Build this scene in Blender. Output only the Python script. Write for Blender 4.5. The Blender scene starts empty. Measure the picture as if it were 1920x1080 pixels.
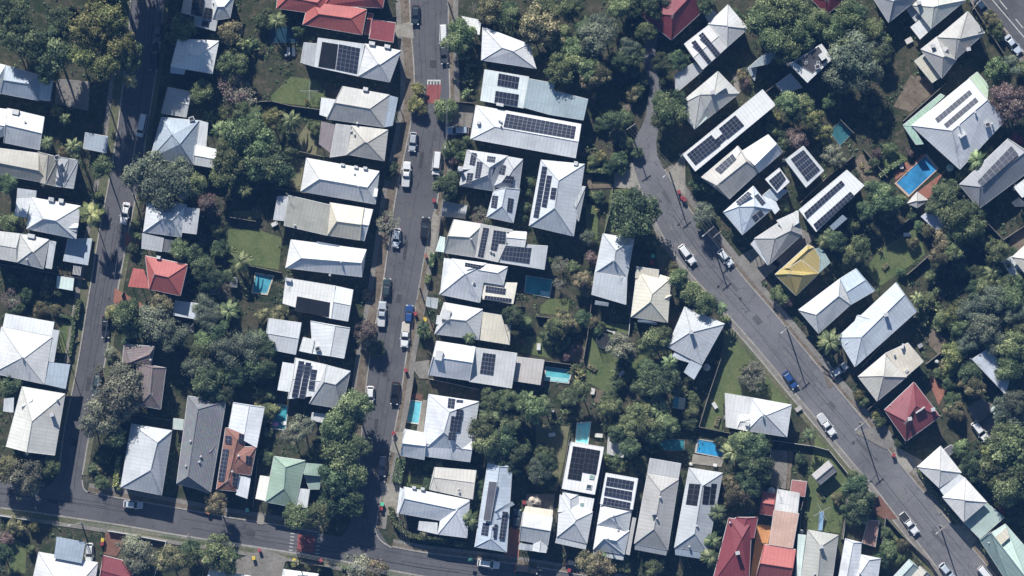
import bpy, math, random
from mathutils import Vector, Matrix
random.seed(7)
sc = bpy.context.scene
COL = sc.collection
# ---------------------------------------------------------------- camera, sky, sun, exposure
S = 0.11            # metres per photo pixel at ground level
HC = 1000.0         # the survey camera's height
cam = bpy.data.cameras.new('camera'); co = bpy.data.objects.new('camera', cam); COL.objects.link(co)
co.location = (0, 0, HC); co.rotation_euler = (0, 0, 0)
cam.sensor_width = 36; cam.lens = 36 * HC / (1920 * S); cam.clip_start = 10; cam.clip_end = 6000
sc.camera = co
SUN_EL = math.radians(37); SH = Vector((0.33, -1.0)).normalized()      # SH: the way shadows fall
w = bpy.data.worlds.new('World'); sc.world = w; w.use_nodes = True
nt = w.node_tree; bg = nt.nodes['Background']
sky = nt.nodes.new('ShaderNodeTexSky'); sky.sky_type = 'NISHITA'; sky.sun_disc = False
sky.sun_elevation = SUN_EL; sky.sun_rotation = math.atan2(-SH.x, -SH.y); sky.ozone_density = 6.0; sky.air_density = 1.3
nt.links.new(sky.outputs[0], bg.inputs[0]); bg.inputs[1].default_value = 0.052
sl = bpy.data.lights.new('sun', 'SUN'); sl.energy = 5.0; sl.angle = math.radians(0.53); sl.color = (1.0, 0.975, 0.94)
so = bpy.data.objects.new('sun', sl); COL.objects.link(so)
d = Vector((SH.x * math.cos(SUN_EL), SH.y * math.cos(SUN_EL), -math.sin(SUN_EL)))
so.rotation_euler = d.to_track_quat('-Z', 'Y').to_euler(); so.location = (0, 60, 80)
vs = sc.view_settings; sc.display_settings.display_device = 'sRGB'
vs.view_transform = 'Standard'; vs.look = 'None'; vs.gamma = 1; vs.use_curve_mapping = False; vs.exposure = 0.44
sc.render.engine = 'CYCLES'; sc.cycles.max_bounces = 5

# ---------------------------------------------------------------- helpers
def W(px, py, z=0.0):
    k = S * (HC - z) / HC
    return Vector(((px - 960) * k, (540 - py) * k, z))
def tp(T, p): return (T[0] * 320 + p[0] / 4.0, T[1] * 270 + p[1] / 4.0)      # survey tile coordinates -> photo pixels

def new_mat(name): 
    m = bpy.data.materials.new(name); m.use_nodes = True; nt = m.node_tree
    return m, nt, nt.nodes['Principled BSDF']
def N(nt, t, **k):
    n = nt.nodes.new(t)
    for a, v in k.items(): setattr(n, a, v)
    return n
def ramp(nt, src, a, b, p0=0.3, p1=0.7):
    r = N(nt, 'ShaderNodeValToRGB'); r.color_ramp.elements[0].position = p0; r.color_ramp.elements[1].position = p1
    r.color_ramp.elements[0].color = (*a, 1); r.color_ramp.elements[1].color = (*b, 1)
    nt.links.new(src, r.inputs[0]); return r.outputs[0]
def noise(nt, scale, detail=4, vec=None, rough=0.6):
    n = N(nt, 'ShaderNodeTexNoise'); n.inputs['Scale'].default_value = scale; n.inputs['Detail'].default_value = detail
    n.inputs['Roughness'].default_value = rough
    if vec is not None: nt.links.new(vec, n.inputs['Vector'])
    return n.outputs['Fac']
def mix(nt, a, b, f, mode='MIX'):
    m = N(nt, 'ShaderNodeMix', data_type='RGBA', blend_type=mode)
    for i, v in ((6, a), (7, b)):
        if isinstance(v, tuple): m.inputs[i].default_value = (*v, 1)
        else: nt.links.new(v, m.inputs[i])
    if isinstance(f, (int, float)): m.inputs[0].default_value = f
    else: nt.links.new(f, m.inputs[0])
    return m.outputs[2]
def bump(nt, bsdf, h, s=0.3, d=0.05):
    b = N(nt, 'ShaderNodeBump'); b.inputs['Strength'].default_value = s; b.inputs['Distance'].default_value = d
    nt.links.new(h, b.inputs['Height']); nt.links.new(b.outputs[0], bsdf.inputs['Normal'])
def geo_pos(nt): return N(nt, 'ShaderNodeNewGeometry').outputs['Position']

_mc = {}
def plain(name, col, rough=0.6, var=0.12, scale=2.0, metal=0.0):
    k = (name, col)
    if k in _mc: return _mc[k]
    m, nt, b = new_mat(name); p = geo_pos(nt)
    f = noise(nt, scale, 4, p)
    c = ramp(nt, f, tuple(max(0, x * (1 - var)) for x in col), tuple(min(1, x * (1 + var)) for x in col))
    nt.links.new(c, b.inputs['Base Color']); b.inputs['Roughness'].default_value = rough; b.inputs['Metallic'].default_value = metal
    _mc[k] = m; return m
def roofmat(col, kind='metal', worn=0.25):
    k = ('roof', col, kind, worn)
    if k in _mc: return _mc[k]
    m, nt, b = new_mat('roof_' + kind); uv = N(nt, 'ShaderNodeUVMap').outputs[0]; p = geo_pos(nt)
    sep = N(nt, 'ShaderNodeSeparateXYZ'); nt.links.new(uv, sep.inputs[0])
    def stripes(out, per, duty):
        a = N(nt, 'ShaderNodeMath', operation='DIVIDE'); nt.links.new(out, a.inputs[0]); a.inputs[1].default_value = per
        f = N(nt, 'ShaderNodeMath', operation='FRACT'); nt.links.new(a.outputs[0], f.inputs[0])
        g = N(nt, 'ShaderNodeMath', operation='LESS_THAN'); nt.links.new(f.outputs[0], g.inputs[0]); g.inputs[1].default_value = duty
        return g.outputs[0]
    dark = tuple(x * (1 - worn * .6) for x in col); dk2 = tuple(x * y for x, y in zip(col, (0.78, 0.76, 0.72)))
    # large stains
    c = ramp(nt, noise(nt, 0.22, 5, p), dark, tuple(min(0.92, x * 1.06) for x in col), 0.36, 0.6)
    # streaks running down the slope
    mp = N(nt, 'ShaderNodeMapping'); mp.inputs['Scale'].default_value = (1.6, 0.22, 1); nt.links.new(uv, mp.inputs[0])
    st = ramp(nt, noise(nt, 1.0, 5, mp.outputs[0]), (0, 0, 0), (1, 1, 1), 0.5, 0.75)
    c = mix(nt, c, dk2, mix(nt, (0, 0, 0), st, 0.55 if worn > .2 else .35))
    # light patchy weathering
    c = mix(nt, c, tuple(min(.9, x * 1.15 + .02) for x in col), ramp(nt, noise(nt, 1.1, 6, p), (0, 0, 0), (.5, .5, .5), 0.52, 0.7))
    if kind == 'tile':
        c = mix(nt, c, tuple(x * 0.45 for x in col), stripes(sep.outputs[1], 0.34, 0.28))
        v = N(nt, 'ShaderNodeTexVoronoi'); v.inputs['Scale'].default_value = 2.6; nt.links.new(uv, v.inputs['Vector'])
        c = mix(nt, c, v.outputs['Color'], 0.12, 'OVERLAY'); hsrc = stripes(sep.outputs[1], 0.34, 0.5); bs = 0.5
    else:
        c = mix(nt, c, tuple(x * 0.72 for x in col), stripes(sep.outputs[0], 0.76, 0.09))
        c = mix(nt, c, tuple(x * 0.8 for x in col), stripes(sep.outputs[1], 4.9, 0.02))
        a = N(nt, 'ShaderNodeMath', operation='MULTIPLY'); nt.links.new(sep.outputs[0], a.inputs[0]); a.inputs[1].default_value = 2 * math.pi / 0.19
        s_ = N(nt, 'ShaderNodeMath', operation='SINE'); nt.links.new(a.outputs[0], s_.inputs[0]); hsrc = s_.outputs[0]; bs = 0.12
    nt.links.new(c, b.inputs['Base Color']); b.inputs['Roughness'].default_value = 0.55 if kind == 'metal' else 0.8
    b.inputs['Specular IOR Level'].default_value = 0.35
    bump(nt, b, hsrc, bs, 0.02)
    _mc[k] = m; return m

def ground_mat(name, c1, c2, c3, s1=0.08, s2=1.5, rough=0.95, bs=0.4, bd=0.08):
    m, nt, b = new_mat(name); p = geo_pos(nt)
    c = ramp(nt, noise(nt, s1, 6, p, .65), c1, c2, 0.38, 0.62)
    c = mix(nt, c, c3, ramp(nt, noise(nt, s2, 6, p, .7), (0, 0, 0), (1, 1, 1), 0.5, 0.68))
    c = mix(nt, c, tuple(x * .5 for x in c1), ramp(nt, noise(nt, s2 * 3.1, 3, p, .7), (0, 0, 0), (.8, .8, .8), 0.52, 0.7))
    nt.links.new(c, b.inputs['Base Color']); b.inputs['Roughness'].default_value = rough; b.inputs['Specular IOR Level'].default_value = 0.15
    bump(nt, b, noise(nt, s2 * 2, 5, p), bs, bd); return m
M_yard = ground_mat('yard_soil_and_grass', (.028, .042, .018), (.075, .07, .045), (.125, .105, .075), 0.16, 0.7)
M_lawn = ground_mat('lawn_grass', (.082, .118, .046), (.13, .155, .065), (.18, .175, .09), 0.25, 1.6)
M_dry = ground_mat('dry_grass', (.16, .16, .085), (.2, .19, .11), (.11, .12, .06), 0.2, 1.2)
M_verge = ground_mat('verge_grass', (.085, .105, .05), (.15, .14, .085), (.2, .18, .13), 0.22, 1.3)
M_soil = ground_mat('bare_soil', (.15, .12, .085), (.22, .18, .14), (.08, .07, .045), 0.3, 1.4)
M_conc = ground_mat('concrete_paving', (.27, .25, .21), (.36, .335, .285), (.22, .2, .17), 0.3, 1.7, .9, .1, .02)
M_path = ground_mat('footpath_concrete', (.20, .185, .165), (.27, .25, .22), (.15, .14, .12), 0.3, 1.7, .9, .1, .02)
M_kerb = ground_mat('kerb_concrete', (.30, .285, .25), (.4, .37, .33), (.2, .19, .17), 0.4, 2.0, .9, .1, .02)
M_redpave = ground_mat('red_paving', (.3, .13, .09), (.36, .17, .12), (.22, .12, .09), 0.4, 2.0)
M_orange = ground_mat('orange_paving', (.55, .26, .11), (.62, .31, .14), (.42, .22, .12), 0.4, 1.6)
M_deckw = ground_mat('timber_deck', (.17, .09, .065), (.22, .12, .09), (.12, .07, .05), 0.4, 2.2)
M_redroad = ground_mat('red_road_paint', (.27, .085, .08), (.33, .11, .1), (.19, .07, .07), 0.3, 2.0, .85, .1, .02)
M_line = ground_mat('road_marking_paint', (.5, .5, .46), (.6, .6, .56), (.3, .3, .28), 0.6, 3.0, .8, .05, .01)
def asphalt(k=1.0):
    m, nt, b = new_mat('asphalt'); p = geo_pos(nt)
    c = ramp(nt, noise(nt, 0.06, 5, p), tuple(x*k for x in (.085, .084, .088)), tuple(x*k for x in (.125, .123, .128)), 0.35, 0.65)
    c = mix(nt, c, (.15*k, .145*k, .142*k), ramp(nt, noise(nt, 0.5, 6, p, .7), (0, 0, 0), (.7, .7, .7), 0.5, 0.75))
    c = mix(nt, c, (.06*k, .06*k, .065*k), ramp(nt, noise(nt, 0.33, 4, p, .6), (0, 0, 0), (.6, .6, .6), 0.6, 0.72))
    c = mix(nt, c, (.05, .05, .052), ramp(nt, noise(nt, 5.0, 4, p, .8), (0, 0, 0), (.6, .6, .6), 0.5, 0.75))
    v = N(nt, 'ShaderNodeTexVoronoi', feature='DISTANCE_TO_EDGE'); v.inputs['Scale'].default_value = 0.16
    mpn = N(nt, 'ShaderNodeVectorMath', operation='ADD'); nt.links.new(p, mpn.inputs[0])
    nn = N(nt, 'ShaderNodeTexNoise'); nn.inputs['Scale'].default_value = .5; nt.links.new(p, nn.inputs[0])
    sc_ = N(nt, 'ShaderNodeVectorMath', operation='SCALE'); sc_.inputs[3].default_value = 4; nt.links.new(nn.outputs['Color'], sc_.inputs[0])
    nt.links.new(sc_.outputs[0], mpn.inputs[1]); nt.links.new(mpn.outputs[0], v.inputs['Vector'])
    c = mix(nt, c, (.045, .045, .047), ramp(nt, v.outputs[0], (.5, .5, .5), (0, 0, 0), 0.004, 0.012))
    nt.links.new(c, b.inputs['Base Color']); b.inputs['Roughness'].default_value = 0.85; b.inputs['Specular IOR Level'].default_value = .3
    bump(nt, b, noise(nt, 12, 3, p), .3, .02); return m
M_asph = asphalt(); M_asph2 = asphalt(1.5)
def foliage(name, c1, c2, hi):
    m, nt, b = new_mat(name); oi = N(nt, 'ShaderNodeObjectInfo'); at = N(nt, 'ShaderNodeAttribute', attribute_name='tint')
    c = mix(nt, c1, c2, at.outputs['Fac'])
    c = mix(nt, c, hi, ramp(nt, at.outputs['Fac'], (0, 0, 0), (1, 1, 1), .6, .92))  # sunlit highlights of the crown put into the palest leaf tints
    hs = N(nt, 'ShaderNodeHueSaturation'); nt.links.new(c, hs.inputs['Color'])
    mr = N(nt, 'ShaderNodeMapRange'); mr.inputs['To Min'].default_value = .7; mr.inputs['To Max'].default_value = 1.5
    nt.links.new(oi.outputs['Random'], mr.inputs[0]); nt.links.new(mr.outputs[0], hs.inputs['Value'])
    m2 = N(nt, 'ShaderNodeMath', operation='FRACT'); m3 = N(nt, 'ShaderNodeMath', operation='MULTIPLY'); m3.inputs[1].default_value = 7.31
    nt.links.new(oi.outputs['Random'], m3.inputs[0]); nt.links.new(m3.outputs[0], m2.inputs[0])
    mr2 = N(nt, 'ShaderNodeMapRange'); mr2.inputs['To Min'].default_value = .47; mr2.inputs['To Max'].default_value = .52
    nt.links.new(m2.outputs[0], mr2.inputs[0]); nt.links.new(mr2.outputs[0], hs.inputs['Hue'])
    nt.links.new(hs.outputs[0], b.inputs['Base Color']); b.inputs['Roughness'].default_value = .6; b.inputs['Specular IOR Level'].default_value = .25
    tr = N(nt, 'ShaderNodeBsdfTranslucent'); nt.links.new(hs.outputs[0], tr.inputs[0])
    ms = N(nt, 'ShaderNodeMixShader'); ms.inputs[0].default_value = .22
    nt.links.new(b.outputs[0], ms.inputs[1]); nt.links.new(tr.outputs[0], ms.inputs[2]); nt.links.new(ms.outputs[0], nt.nodes['Material Output'].inputs[0])
    return m
F = {
 'D': foliage('foliage_dark', (0.033, 0.054, 0.029), (0.089, 0.125, 0.060), (0.188, 0.242, 0.117)),
 'G': foliage('foliage_green', (0.054, 0.081, 0.037), (0.141, 0.184, 0.079), (0.333, 0.374, 0.181)),
 'Y': foliage('foliage_yellow_green', (0.079, 0.097, 0.036), (0.238, 0.260, 0.094), (0.565, 0.537, 0.230)),
 'B': foliage('foliage_blue_grey', (0.055, 0.072, 0.055), (0.161, 0.192, 0.125), (0.246, 0.269, 0.175)),
 'O': foliage('foliage_olive', (0.069, 0.073, 0.037), (0.188, 0.180, 0.094), (0.420, 0.362, 0.199)),
 'K': foliage('foliage_russet', (0.068, 0.047, 0.042), (0.199, 0.144, 0.127), (0.425, 0.313, 0.285)),
 'W': foliage('foliage_silver', (0.100, 0.109, 0.079), (0.280, 0.280, 0.181), (0.458, 0.449, 0.306)),
 'R': foliage('foliage_crimson', (0.112, 0.025, 0.034), (0.358, 0.080, 0.103), (0.679, 0.190, 0.218)),
}
M_bark = plain('bark', (.12, .095, .07), .9, .3, 3)
M_palebark = plain('pale_bark', (.3, .27, .24), .9, .3, 3)

class MB:
    def __init__(s): s.v = []; s.f = []; s.m = []; s.uv = []; s.t = []
    def face(s, pts, mi=0, uv=None, t=0.5):
        i = len(s.v); s.v += [tuple(p) for p in pts]; s.f.append(tuple(range(i, i + len(pts)))); s.m.append(mi)
        if uv is None:
            a = Vector(pts[0]); b_ = Vector(pts[1]); n = (Vector(pts[1]) - a).cross(Vector(pts[2]) - a)
            u = (b_ - a).normalized() if (b_ - a).length > 1e-6 else Vector((1, 0, 0))
            vv = n.cross(u).normalized() if n.length > 1e-9 else Vector((0, 1, 0))
            uv = [((Vector(p) - a).dot(u), (Vector(p) - a).dot(vv)) for p in pts]
        s.uv.append(uv); s.t.append(t)
    def box(s, c, size, rz=0, mi=0):
        hx, hy, hz = size[0] / 2, size[1] / 2, size[2] / 2; R = Matrix.Rotation(rz, 3, 'Z'); c = Vector(c)
        P = [c + R @ Vector((x * hx, y * hy, z * hz)) for z in (-1, 1) for x, y in ((-1, -1), (1, -1), (1, 1), (-1, 1))]
        s.prism(P[:4], P[4:], mi)
    def prism(s, lo, hi, mi=0, bottom=True):
        n = len(lo); s.face(list(hi), mi)
        if bottom: s.face(list(lo)[::-1], mi)
        for i in range(n): j = (i + 1) % n; s.face([lo[i], lo[j], hi[j], hi[i]], mi)
    def tube(s, a, b, r0, r1, n=6, mi=0):
        a = Vector(a); b = Vector(b); dd = (b - a)
        if dd.length < 1e-6: return
        q = dd.to_track_quat('Z', 'Y'); A = []; B = []
        for k in range(n):
            t = 2 * math.pi * k / n; o = q @ Vector((math.cos(t), math.sin(t), 0)); A.append(a + o * r0); B.append(b + o * r1)
        for k in range(n): j = (k + 1) % n; s.face([A[k], A[j], B[j], B[k]], mi)
        s.face(B, mi)
    def mesh(s, name, mats, smooth=False, tint=False):
        me = bpy.data.meshes.new(name); me.from_pydata(s.v, [], s.f)
        for m in (mats if isinstance(mats, (list, tuple)) else [mats]): me.materials.append(m)
        me.polygons.foreach_set('material_index', s.m)
        ul = me.uv_layers.new(name='UVMap'); flat = [c for u in s.uv for p in u for c in p]; ul.data.foreach_set('uv', flat)
        if tint:
            at = me.attributes.new('tint', 'FLOAT', 'FACE'); at.data.foreach_set('value', s.t)
        if smooth: me.polygons.foreach_set('use_smooth', [True] * len(s.f))
        me.update(); return me
    def build(s, name, mats, parent=None, **k):
        o = bpy.data.objects.new(name, s.mesh(name, mats, **k)); COL.objects.link(o)
        if parent: o.parent = parent; o.matrix_parent_inverse = Matrix.Translation(-parent.location)
        return o
def tag(o, label=None, cat=None, group=None, kind=None):
    if label: o['label'] = label
    if cat: o['category'] = cat
    if group: o['group'] = group
    if kind: o['kind'] = kind
    return o
def empty(name, loc, label, cat, group=None):
    e = bpy.data.objects.new(name, None); e.empty_display_size = .5; COL.objects.link(e); e.location = loc
    return tag(e, label, cat, group)
def ccw(q):
    a = sum(q[i].x * q[(i + 1) % len(q)].y - q[(i + 1) % len(q)].x * q[i].y for i in range(len(q)))
    return list(q) if a > 0 else list(q)[::-1]
def sheet(name, pts, z, m, kind='structure', T=None, thick=0):
    if T: pts = [tp(T, p) for p in pts]
    P = ccw([W(p[0], p[1], z) for p in pts]); mb = MB()
    if thick:
        mb.prism([p - Vector((0, 0, thick)) for p in P], P)
    else: mb.face(P)
    o = mb.build(name, m)
    from mathutils.geometry import tessellate_polygon
    return tag(o, kind=kind)
def offset(pl, dd):
    out = []
    for i, p in enumerate(pl):
        a = Vector(pl[max(0, i - 1)]); b = Vector(pl[min(len(pl) - 1, i + 1)]); t = (b - a).normalized()
        out.append((p[0] - t.y * dd, p[1] + t.x * dd))
    return out
def smooth_pl(pl, n=2):
    pl = [tuple(p) for p in pl]
    for _ in range(n):
        q = [pl[0]]
        for a, b in zip(pl, pl[1:]):
            q += [(a[0] * .75 + b[0] * .25, a[1] * .75 + b[1] * .25), (a[0] * .25 + b[0] * .75, a[1] * .25 + b[1] * .75)]
        q.append(pl[-1]); pl = q
    return pl
def strip(name, L, R, z, m, thick=0, kind='structure'):
    mb = MB(); n = min(len(L), len(R))
    A = [W(*L[i], z) for i in range(n)]; B = [W(*R[i], z) for i in range(n)]; dz = Vector((0, 0, thick))
    for i in range(n - 1):
        q = ccw([A[i], A[i + 1], B[i + 1], B[i]]); mb.face(q)
        if thick:
            mb.face([A[i], A[i + 1], A[i + 1] - dz, A[i] - dz]); mb.face([B[i], B[i + 1], B[i + 1] - dz, B[i] - dz])
    return tag(mb.build(name, m), kind=kind)
ROADPX = []      # polygons used to keep planting off the roads
def resample(pl, n):
    L = [0]
    for a, b in zip(pl, pl[1:]): L.append(L[-1] + math.dist(a, b))
    out = []
    for k in range(n):
        s_ = L[-1] * k / (n - 1); i = 0
        while i < len(L) - 2 and L[i + 1] < s_: i += 1
        f = (s_ - L[i]) / max(1e-6, L[i + 1] - L[i]); out.append((pl[i][0] + (pl[i + 1][0] - pl[i][0]) * f, pl[i][1] + (pl[i + 1][1] - pl[i][1]) * f))
    return out
def road(name, L, R, z, m=None):
    L = resample(smooth_pl(L), 60); R = resample(smooth_pl(R), 60); ROADPX.append(L + R[::-1])
    return strip(name, L, R, z, m or M_asph)

# ---------------------------------------------------------------- ground, roads, verges
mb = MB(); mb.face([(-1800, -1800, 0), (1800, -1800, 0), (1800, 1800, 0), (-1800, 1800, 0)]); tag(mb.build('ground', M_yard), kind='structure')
A_L = [(250, -120), (247, 0), (240, 100), (228, 190), (222, 240), (208, 330), (186, 440), (170, 540), (154, 640), (140, 720), (122, 800), (112, 880), (100, 905), (84, 915)]
A_R = [(312, -120), (306, 0), (297, 100), (282, 195), (275, 240), (262, 330), (240, 430), (222, 530), (207, 610), (190, 710), (168, 800), (153, 890), (152, 915), (164, 928)]
D_U = [(-200, 885), (0, 903), (84, 912), (164, 924), (240, 938), (330, 953), (430, 972), (520, 985), (600, 1000), (655, 1010), (735, 1026), (790, 1037), (850, 1044), (950, 1056), (1040, 1070), (1120, 1085), (1400, 1130)]
D_L = [(-200, 930), (0, 950), (110, 966), (240, 985), (320, 1000), (450, 1020), (560, 1037), (640, 1050), (722, 1066), (790, 1079), (900, 1095), (1020, 1118), (1400, 1180)]
B_L = [(767, -120), (769, 0), (772, 60), (777, 115), (779, 170), (772, 230), (760, 290), (744, 360), (731, 450), (717, 550), (703, 620), (690, 700), (682, 780), (676, 860), (668, 930), (655, 990), (640, 1008)]
B_R = [(842, -120), (840, 0), (839, 60), (841, 130), (843, 200), (836, 270), (827, 330), (815, 395), (799, 455), (786, 530), (774, 600), (761, 660), (751, 740), (738, 810), (722, 890), (708, 955), (704, 990), (735, 1030)]
C_L = [(1215, 20), (1208, 80), (1205, 130), (1217, 150), (1220, 175), (1210, 200), (1212, 225), (1195, 250), (1184, 275), (1186, 305), (1200, 350), (1232, 422), (1272, 487), (1325, 545), (1365, 588), (1430, 662), (1490, 735), (1545, 800), (1600, 868), (1640, 912), (1680, 965), (1745, 1045), (1800, 1120), (1900, 1240)]
C_R = [(1240, 20), (1232, 80), (1225, 130), (1241, 155), (1240, 180), (1230, 200), (1237, 230), (1232, 255), (1228, 285), (1245, 318), (1262, 347), (1290, 392), (1332, 445), (1400, 530), (1445, 580), (1510, 660), (1555, 712), (1597, 762), (1642, 815), (1700, 888), (1785, 985), (1840, 1050), (1900, 1122), (1990, 1230)]
E_L = [(1740, -120), (1842, 0), (1880, 48), (1920, 95), (2100, 310)]
E_R = [(1880, -120), (1960, -20), (2010, 40), (2060, 100), (2220, 290)]
road('road_west', A_L, A_R, .02); road('road_south', D_U, D_L, .025); road('road_middle', B_L, B_R, .03); road('road_diagonal', C_L, C_R, .035, M_asph2); road('road_corner', E_L, E_R, .04)
def kerb(pts, side, verge=0, vm=None, path=0, gap=3.0):
    pl = resample(smooth_pl(pts), max(12, len(pts) * 5)); w_ = 2.6
    a = pl; b = offset(pl, side * w_)
    strip('kerb', a, b, .14, M_kerb, .14)
    if verge:
        c = offset(pl, side * (w_ + verge)); strip('verge', b, c, .12, vm or M_verge, .12); b = c
    if path:
        c = offset(b, side * path); strip('footpath', b, c, .13, M_path, .13)
# side: offset is measured to the right of travel in image space
kerb(A_L[:-2], 1, 16, M_verge, 9)
kerb(A_R[:-2], -1, 9, M_verge, 0)
kerb(B_L[:-2], 1, 16, M_soil, 9)
kerb(B_R[:-1], -1, 7, M_soil, 10)
kerb(C_L[9:], 1, 8, M_path, 0); kerb([(p[0] - 7, p[1] + 7) for p in C_L[14:]], 1, 9, M_verge, 0)
kerb(C_R[9:], -1, 6, M_soil, 11)
kerb(D_U[3:9], -1, 8, M_soil, 8); kerb(D_U[10:], -1, 7, M_soil, 6)
kerb(D_U[:3], -1, 6, M_soil, 0)
kerb(D_L, 1, 10, M_verge, 7)
kerb(E_L, 1, 10, M_soil, 6)
kerb([(704, 985), (706, 1000), (715, 1014), (735, 1026)], 1, 0); kerb([(153, 900), (154, 915), (162, 924), (180, 928)], -1, 0)
LAWNS = []
def lawn(T, pts, m=M_lawn, z=.05, name='lawn'):
    P = [tp(T, p) for p in pts]; LAWNS.append(P); return sheet(name, P, z, m)
def pave(T, pts, m=M_conc, z=.155, name='paving'):
    P = [tp(T, p) for p in pts]; LAWNS.append(P); return sheet(name, P, z, m)
lawn((1,0), [(750,720),(900,575),(1100,600),(1165,700),(1160,810),(760,765)])
lawn((1,1), [(430,640),(640,640),(835,700),(810,945),(560,900),(430,860)])
lawn((1,1), [(460,500),(640,500),(630,580),(480,560)], M_dry)
lawn((1,0), [(860,1180),(1020,930),(1110,960),(1090,1170),(1120,1170)], M_dry)
lawn((1,1), [(840,90),(1000,110),(975,340),(890,320)], M_dry)
lawn((3,2), [(575,290),(600,240),(870,280),(880,380),(860,500),(1050,500),(1000,600),(780,780),(700,780),(555,700)])
lawn((3,2), [(60,480),(110,360),(300,370),(300,530)]); lawn((3,2), [(215,130),(280,80),(430,80),(420,210),(210,190)])
lawn((4,2), [(330,270),(870,880),(830,880),(318,792),(290,1070),(120,1040),(300,430)])
lawn((4,3), [(985,110),(1090,135),(1250,340),(1180,760),(940,735),(920,480),(950,300)])
lawn((4,3), [(985,-60),(1100,60),(1170,190),(1090,130),(990,110)])
lawn((5,1), [(180,800),(370,690),(480,620),(540,830),(400,930),(200,1070),(90,950)])
lawn((5,1), [(230,150),(270,0),(330,60),(410,110),(300,215)]); lawn((5,1), [(0,150),(60,60),(240,240),(110,330)], M_soil)
lawn((3,1), [(550,440),(650,480),(640,720),(560,700)]); lawn((3,1), [(820,30),(890,30),(905,190),(800,215)])
lawn((3,1), [(740,340),(900,335),(760,660),(690,660)]); lawn((3,1), [(1080,640),(1260,880),(1280,1060),(1130,1000),(1080,850)], M_verge)
lawn((0,2), [(440,250),(560,290),(530,500),(450,480)]); lawn((2,3), [(470,325),(612,345),(602,425),(465,400)])
lawn((0,2), [(800,400),(900,480),(930,560),(880,640),(780,640)], M_verge)
lawn((0,3), [(90,780),(200,850),(190,1060),(60,1060)])
lawn((5,3), [(210,700),(380,820),(470,1000),(330,1010),(230,960)]); lawn((5,3), [(1040,440),(1290,540),(1230,680),(1060,560)], M_verge)
lawn((3,3), [(180,-60),(430,-40),(395,200),(340,440),(290,440),(180,200)], M_dry)
lawn((5,0), [(430,560),(560,580),(620,680),(430,840),(300,800)], M_soil); lawn((5,2), [(570,300),(700,380),(640,500),(560,420)], M_soil)
lawn((4,2), [(1050,640),(1180,700),(1100,760)], M_soil); lawn((5,2), [(560,640),(700,760),(640,880),(590,760)], M_redpave)
pave((3,1), [(765,215),(915,178),(945,305),(890,338),(765,325)]); pave((3,1), [(530,230),(600,220),(600,300),(770,300),(750,330),(540,335)], M_soil)
pave((3,1), [(1165,240),(1285,60),(1300,60),(1300,400),(1240,350)])
pave((5,3), [(280,170),(350,125),(520,215),(415,315)]); pave((5,3), [(735,700),(830,695),(925,800),(880,880)])
pave((5,3), [(560,460),(640,490),(700,600),(640,620)], M_path); pave((5,3), [(110,500),(200,480),(330,650),(240,660),(150,600)], M_deckw)
pave((1,3), [(460,1130),(490,960),(690,880),(865,935),(830,1130)], M_path); pave((1,3), [(655,620),(705,620),(695,695),(650,690)])
pave((2,3), [(290,380),(450,400),(430,640),(330,620)]); pave((2,3), [(380,0),(465,0),(440,165),(375,150)])
pave((2,2), [(560,90),(640,90),(610,200),(700,260),(690,330),(610,310),(560,240)], M_soil); pave((2,2), [(500,560),(660,540),(655,680),(590,680)], M_path)
pave((2,0), [(400,190),(530,160),(545,290),(400,270)]); pave((2,0), [(840,770),(1000,800),(970,960),(850,950)], M_path)
pave((2,1), [(690,510),(730,540),(700,800),(640,900),(640,700)]); pave((0,1), [(940,660),(1050,740),(1040,790),(930,760)], M_redpave)
pave((0,2), [(860,0),(1070,120),(1100,170),(850,110)], M_redpave); pave((4,3), [(560,690),(670,705),(640,840),(600,900),(560,1100),(505,1100)], M_orange)
pave((3,3), [(-80,780),(70,640),(50,940),(-60,930)], M_redpave); pave((0,3), [(790,750),(975,772),(870,935),(778,915)], M_deckw)
pave((5,2), [(850,890),(960,830),(1080,890),(1300,1000),(1240,1160),(1060,1180),(960,1080)], M_path); pave((4,0), [(370,560),(460,530),(480,650),(400,720)], M_path)
pave((4,1), [(380,870),(560,760),(740,900),(560,1060)], M_path); pave((4,1), [(640,880),(900,640),(1000,700),(740,940)], M_path)
pave((5,3), [(0,0),(240,-60),(340,100),(240,130)], M_path); pave((2,2), [(610,838),(642,842),(612,1100),(560,1090)])
pave((3,2), [(450,430),(560,440),(545,560),(360,540)], M_soil); pave((3,2), [(590,740),(690,770),(670,860),(620,860)], M_soil)
pave((4,3), [(660,130),(790,140),(780,430),(650,400)], M_path); pave((4,3), [(795,140),(830,145),(800,430),(775,430)], M_soil)
pave((5,1), [(1180,700),(1290,600),(1290,800),(1150,820)], M_soil); pave((0,0), [(425,590),(680,610),(660,830),(410,780)], M_path)
pave((3,3), [(110,465),(322,465),(308,585),(100,560)], M_path); pave((3,0), [(830,790),(905,780),(880,860),(830,850)], M_soil)
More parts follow.
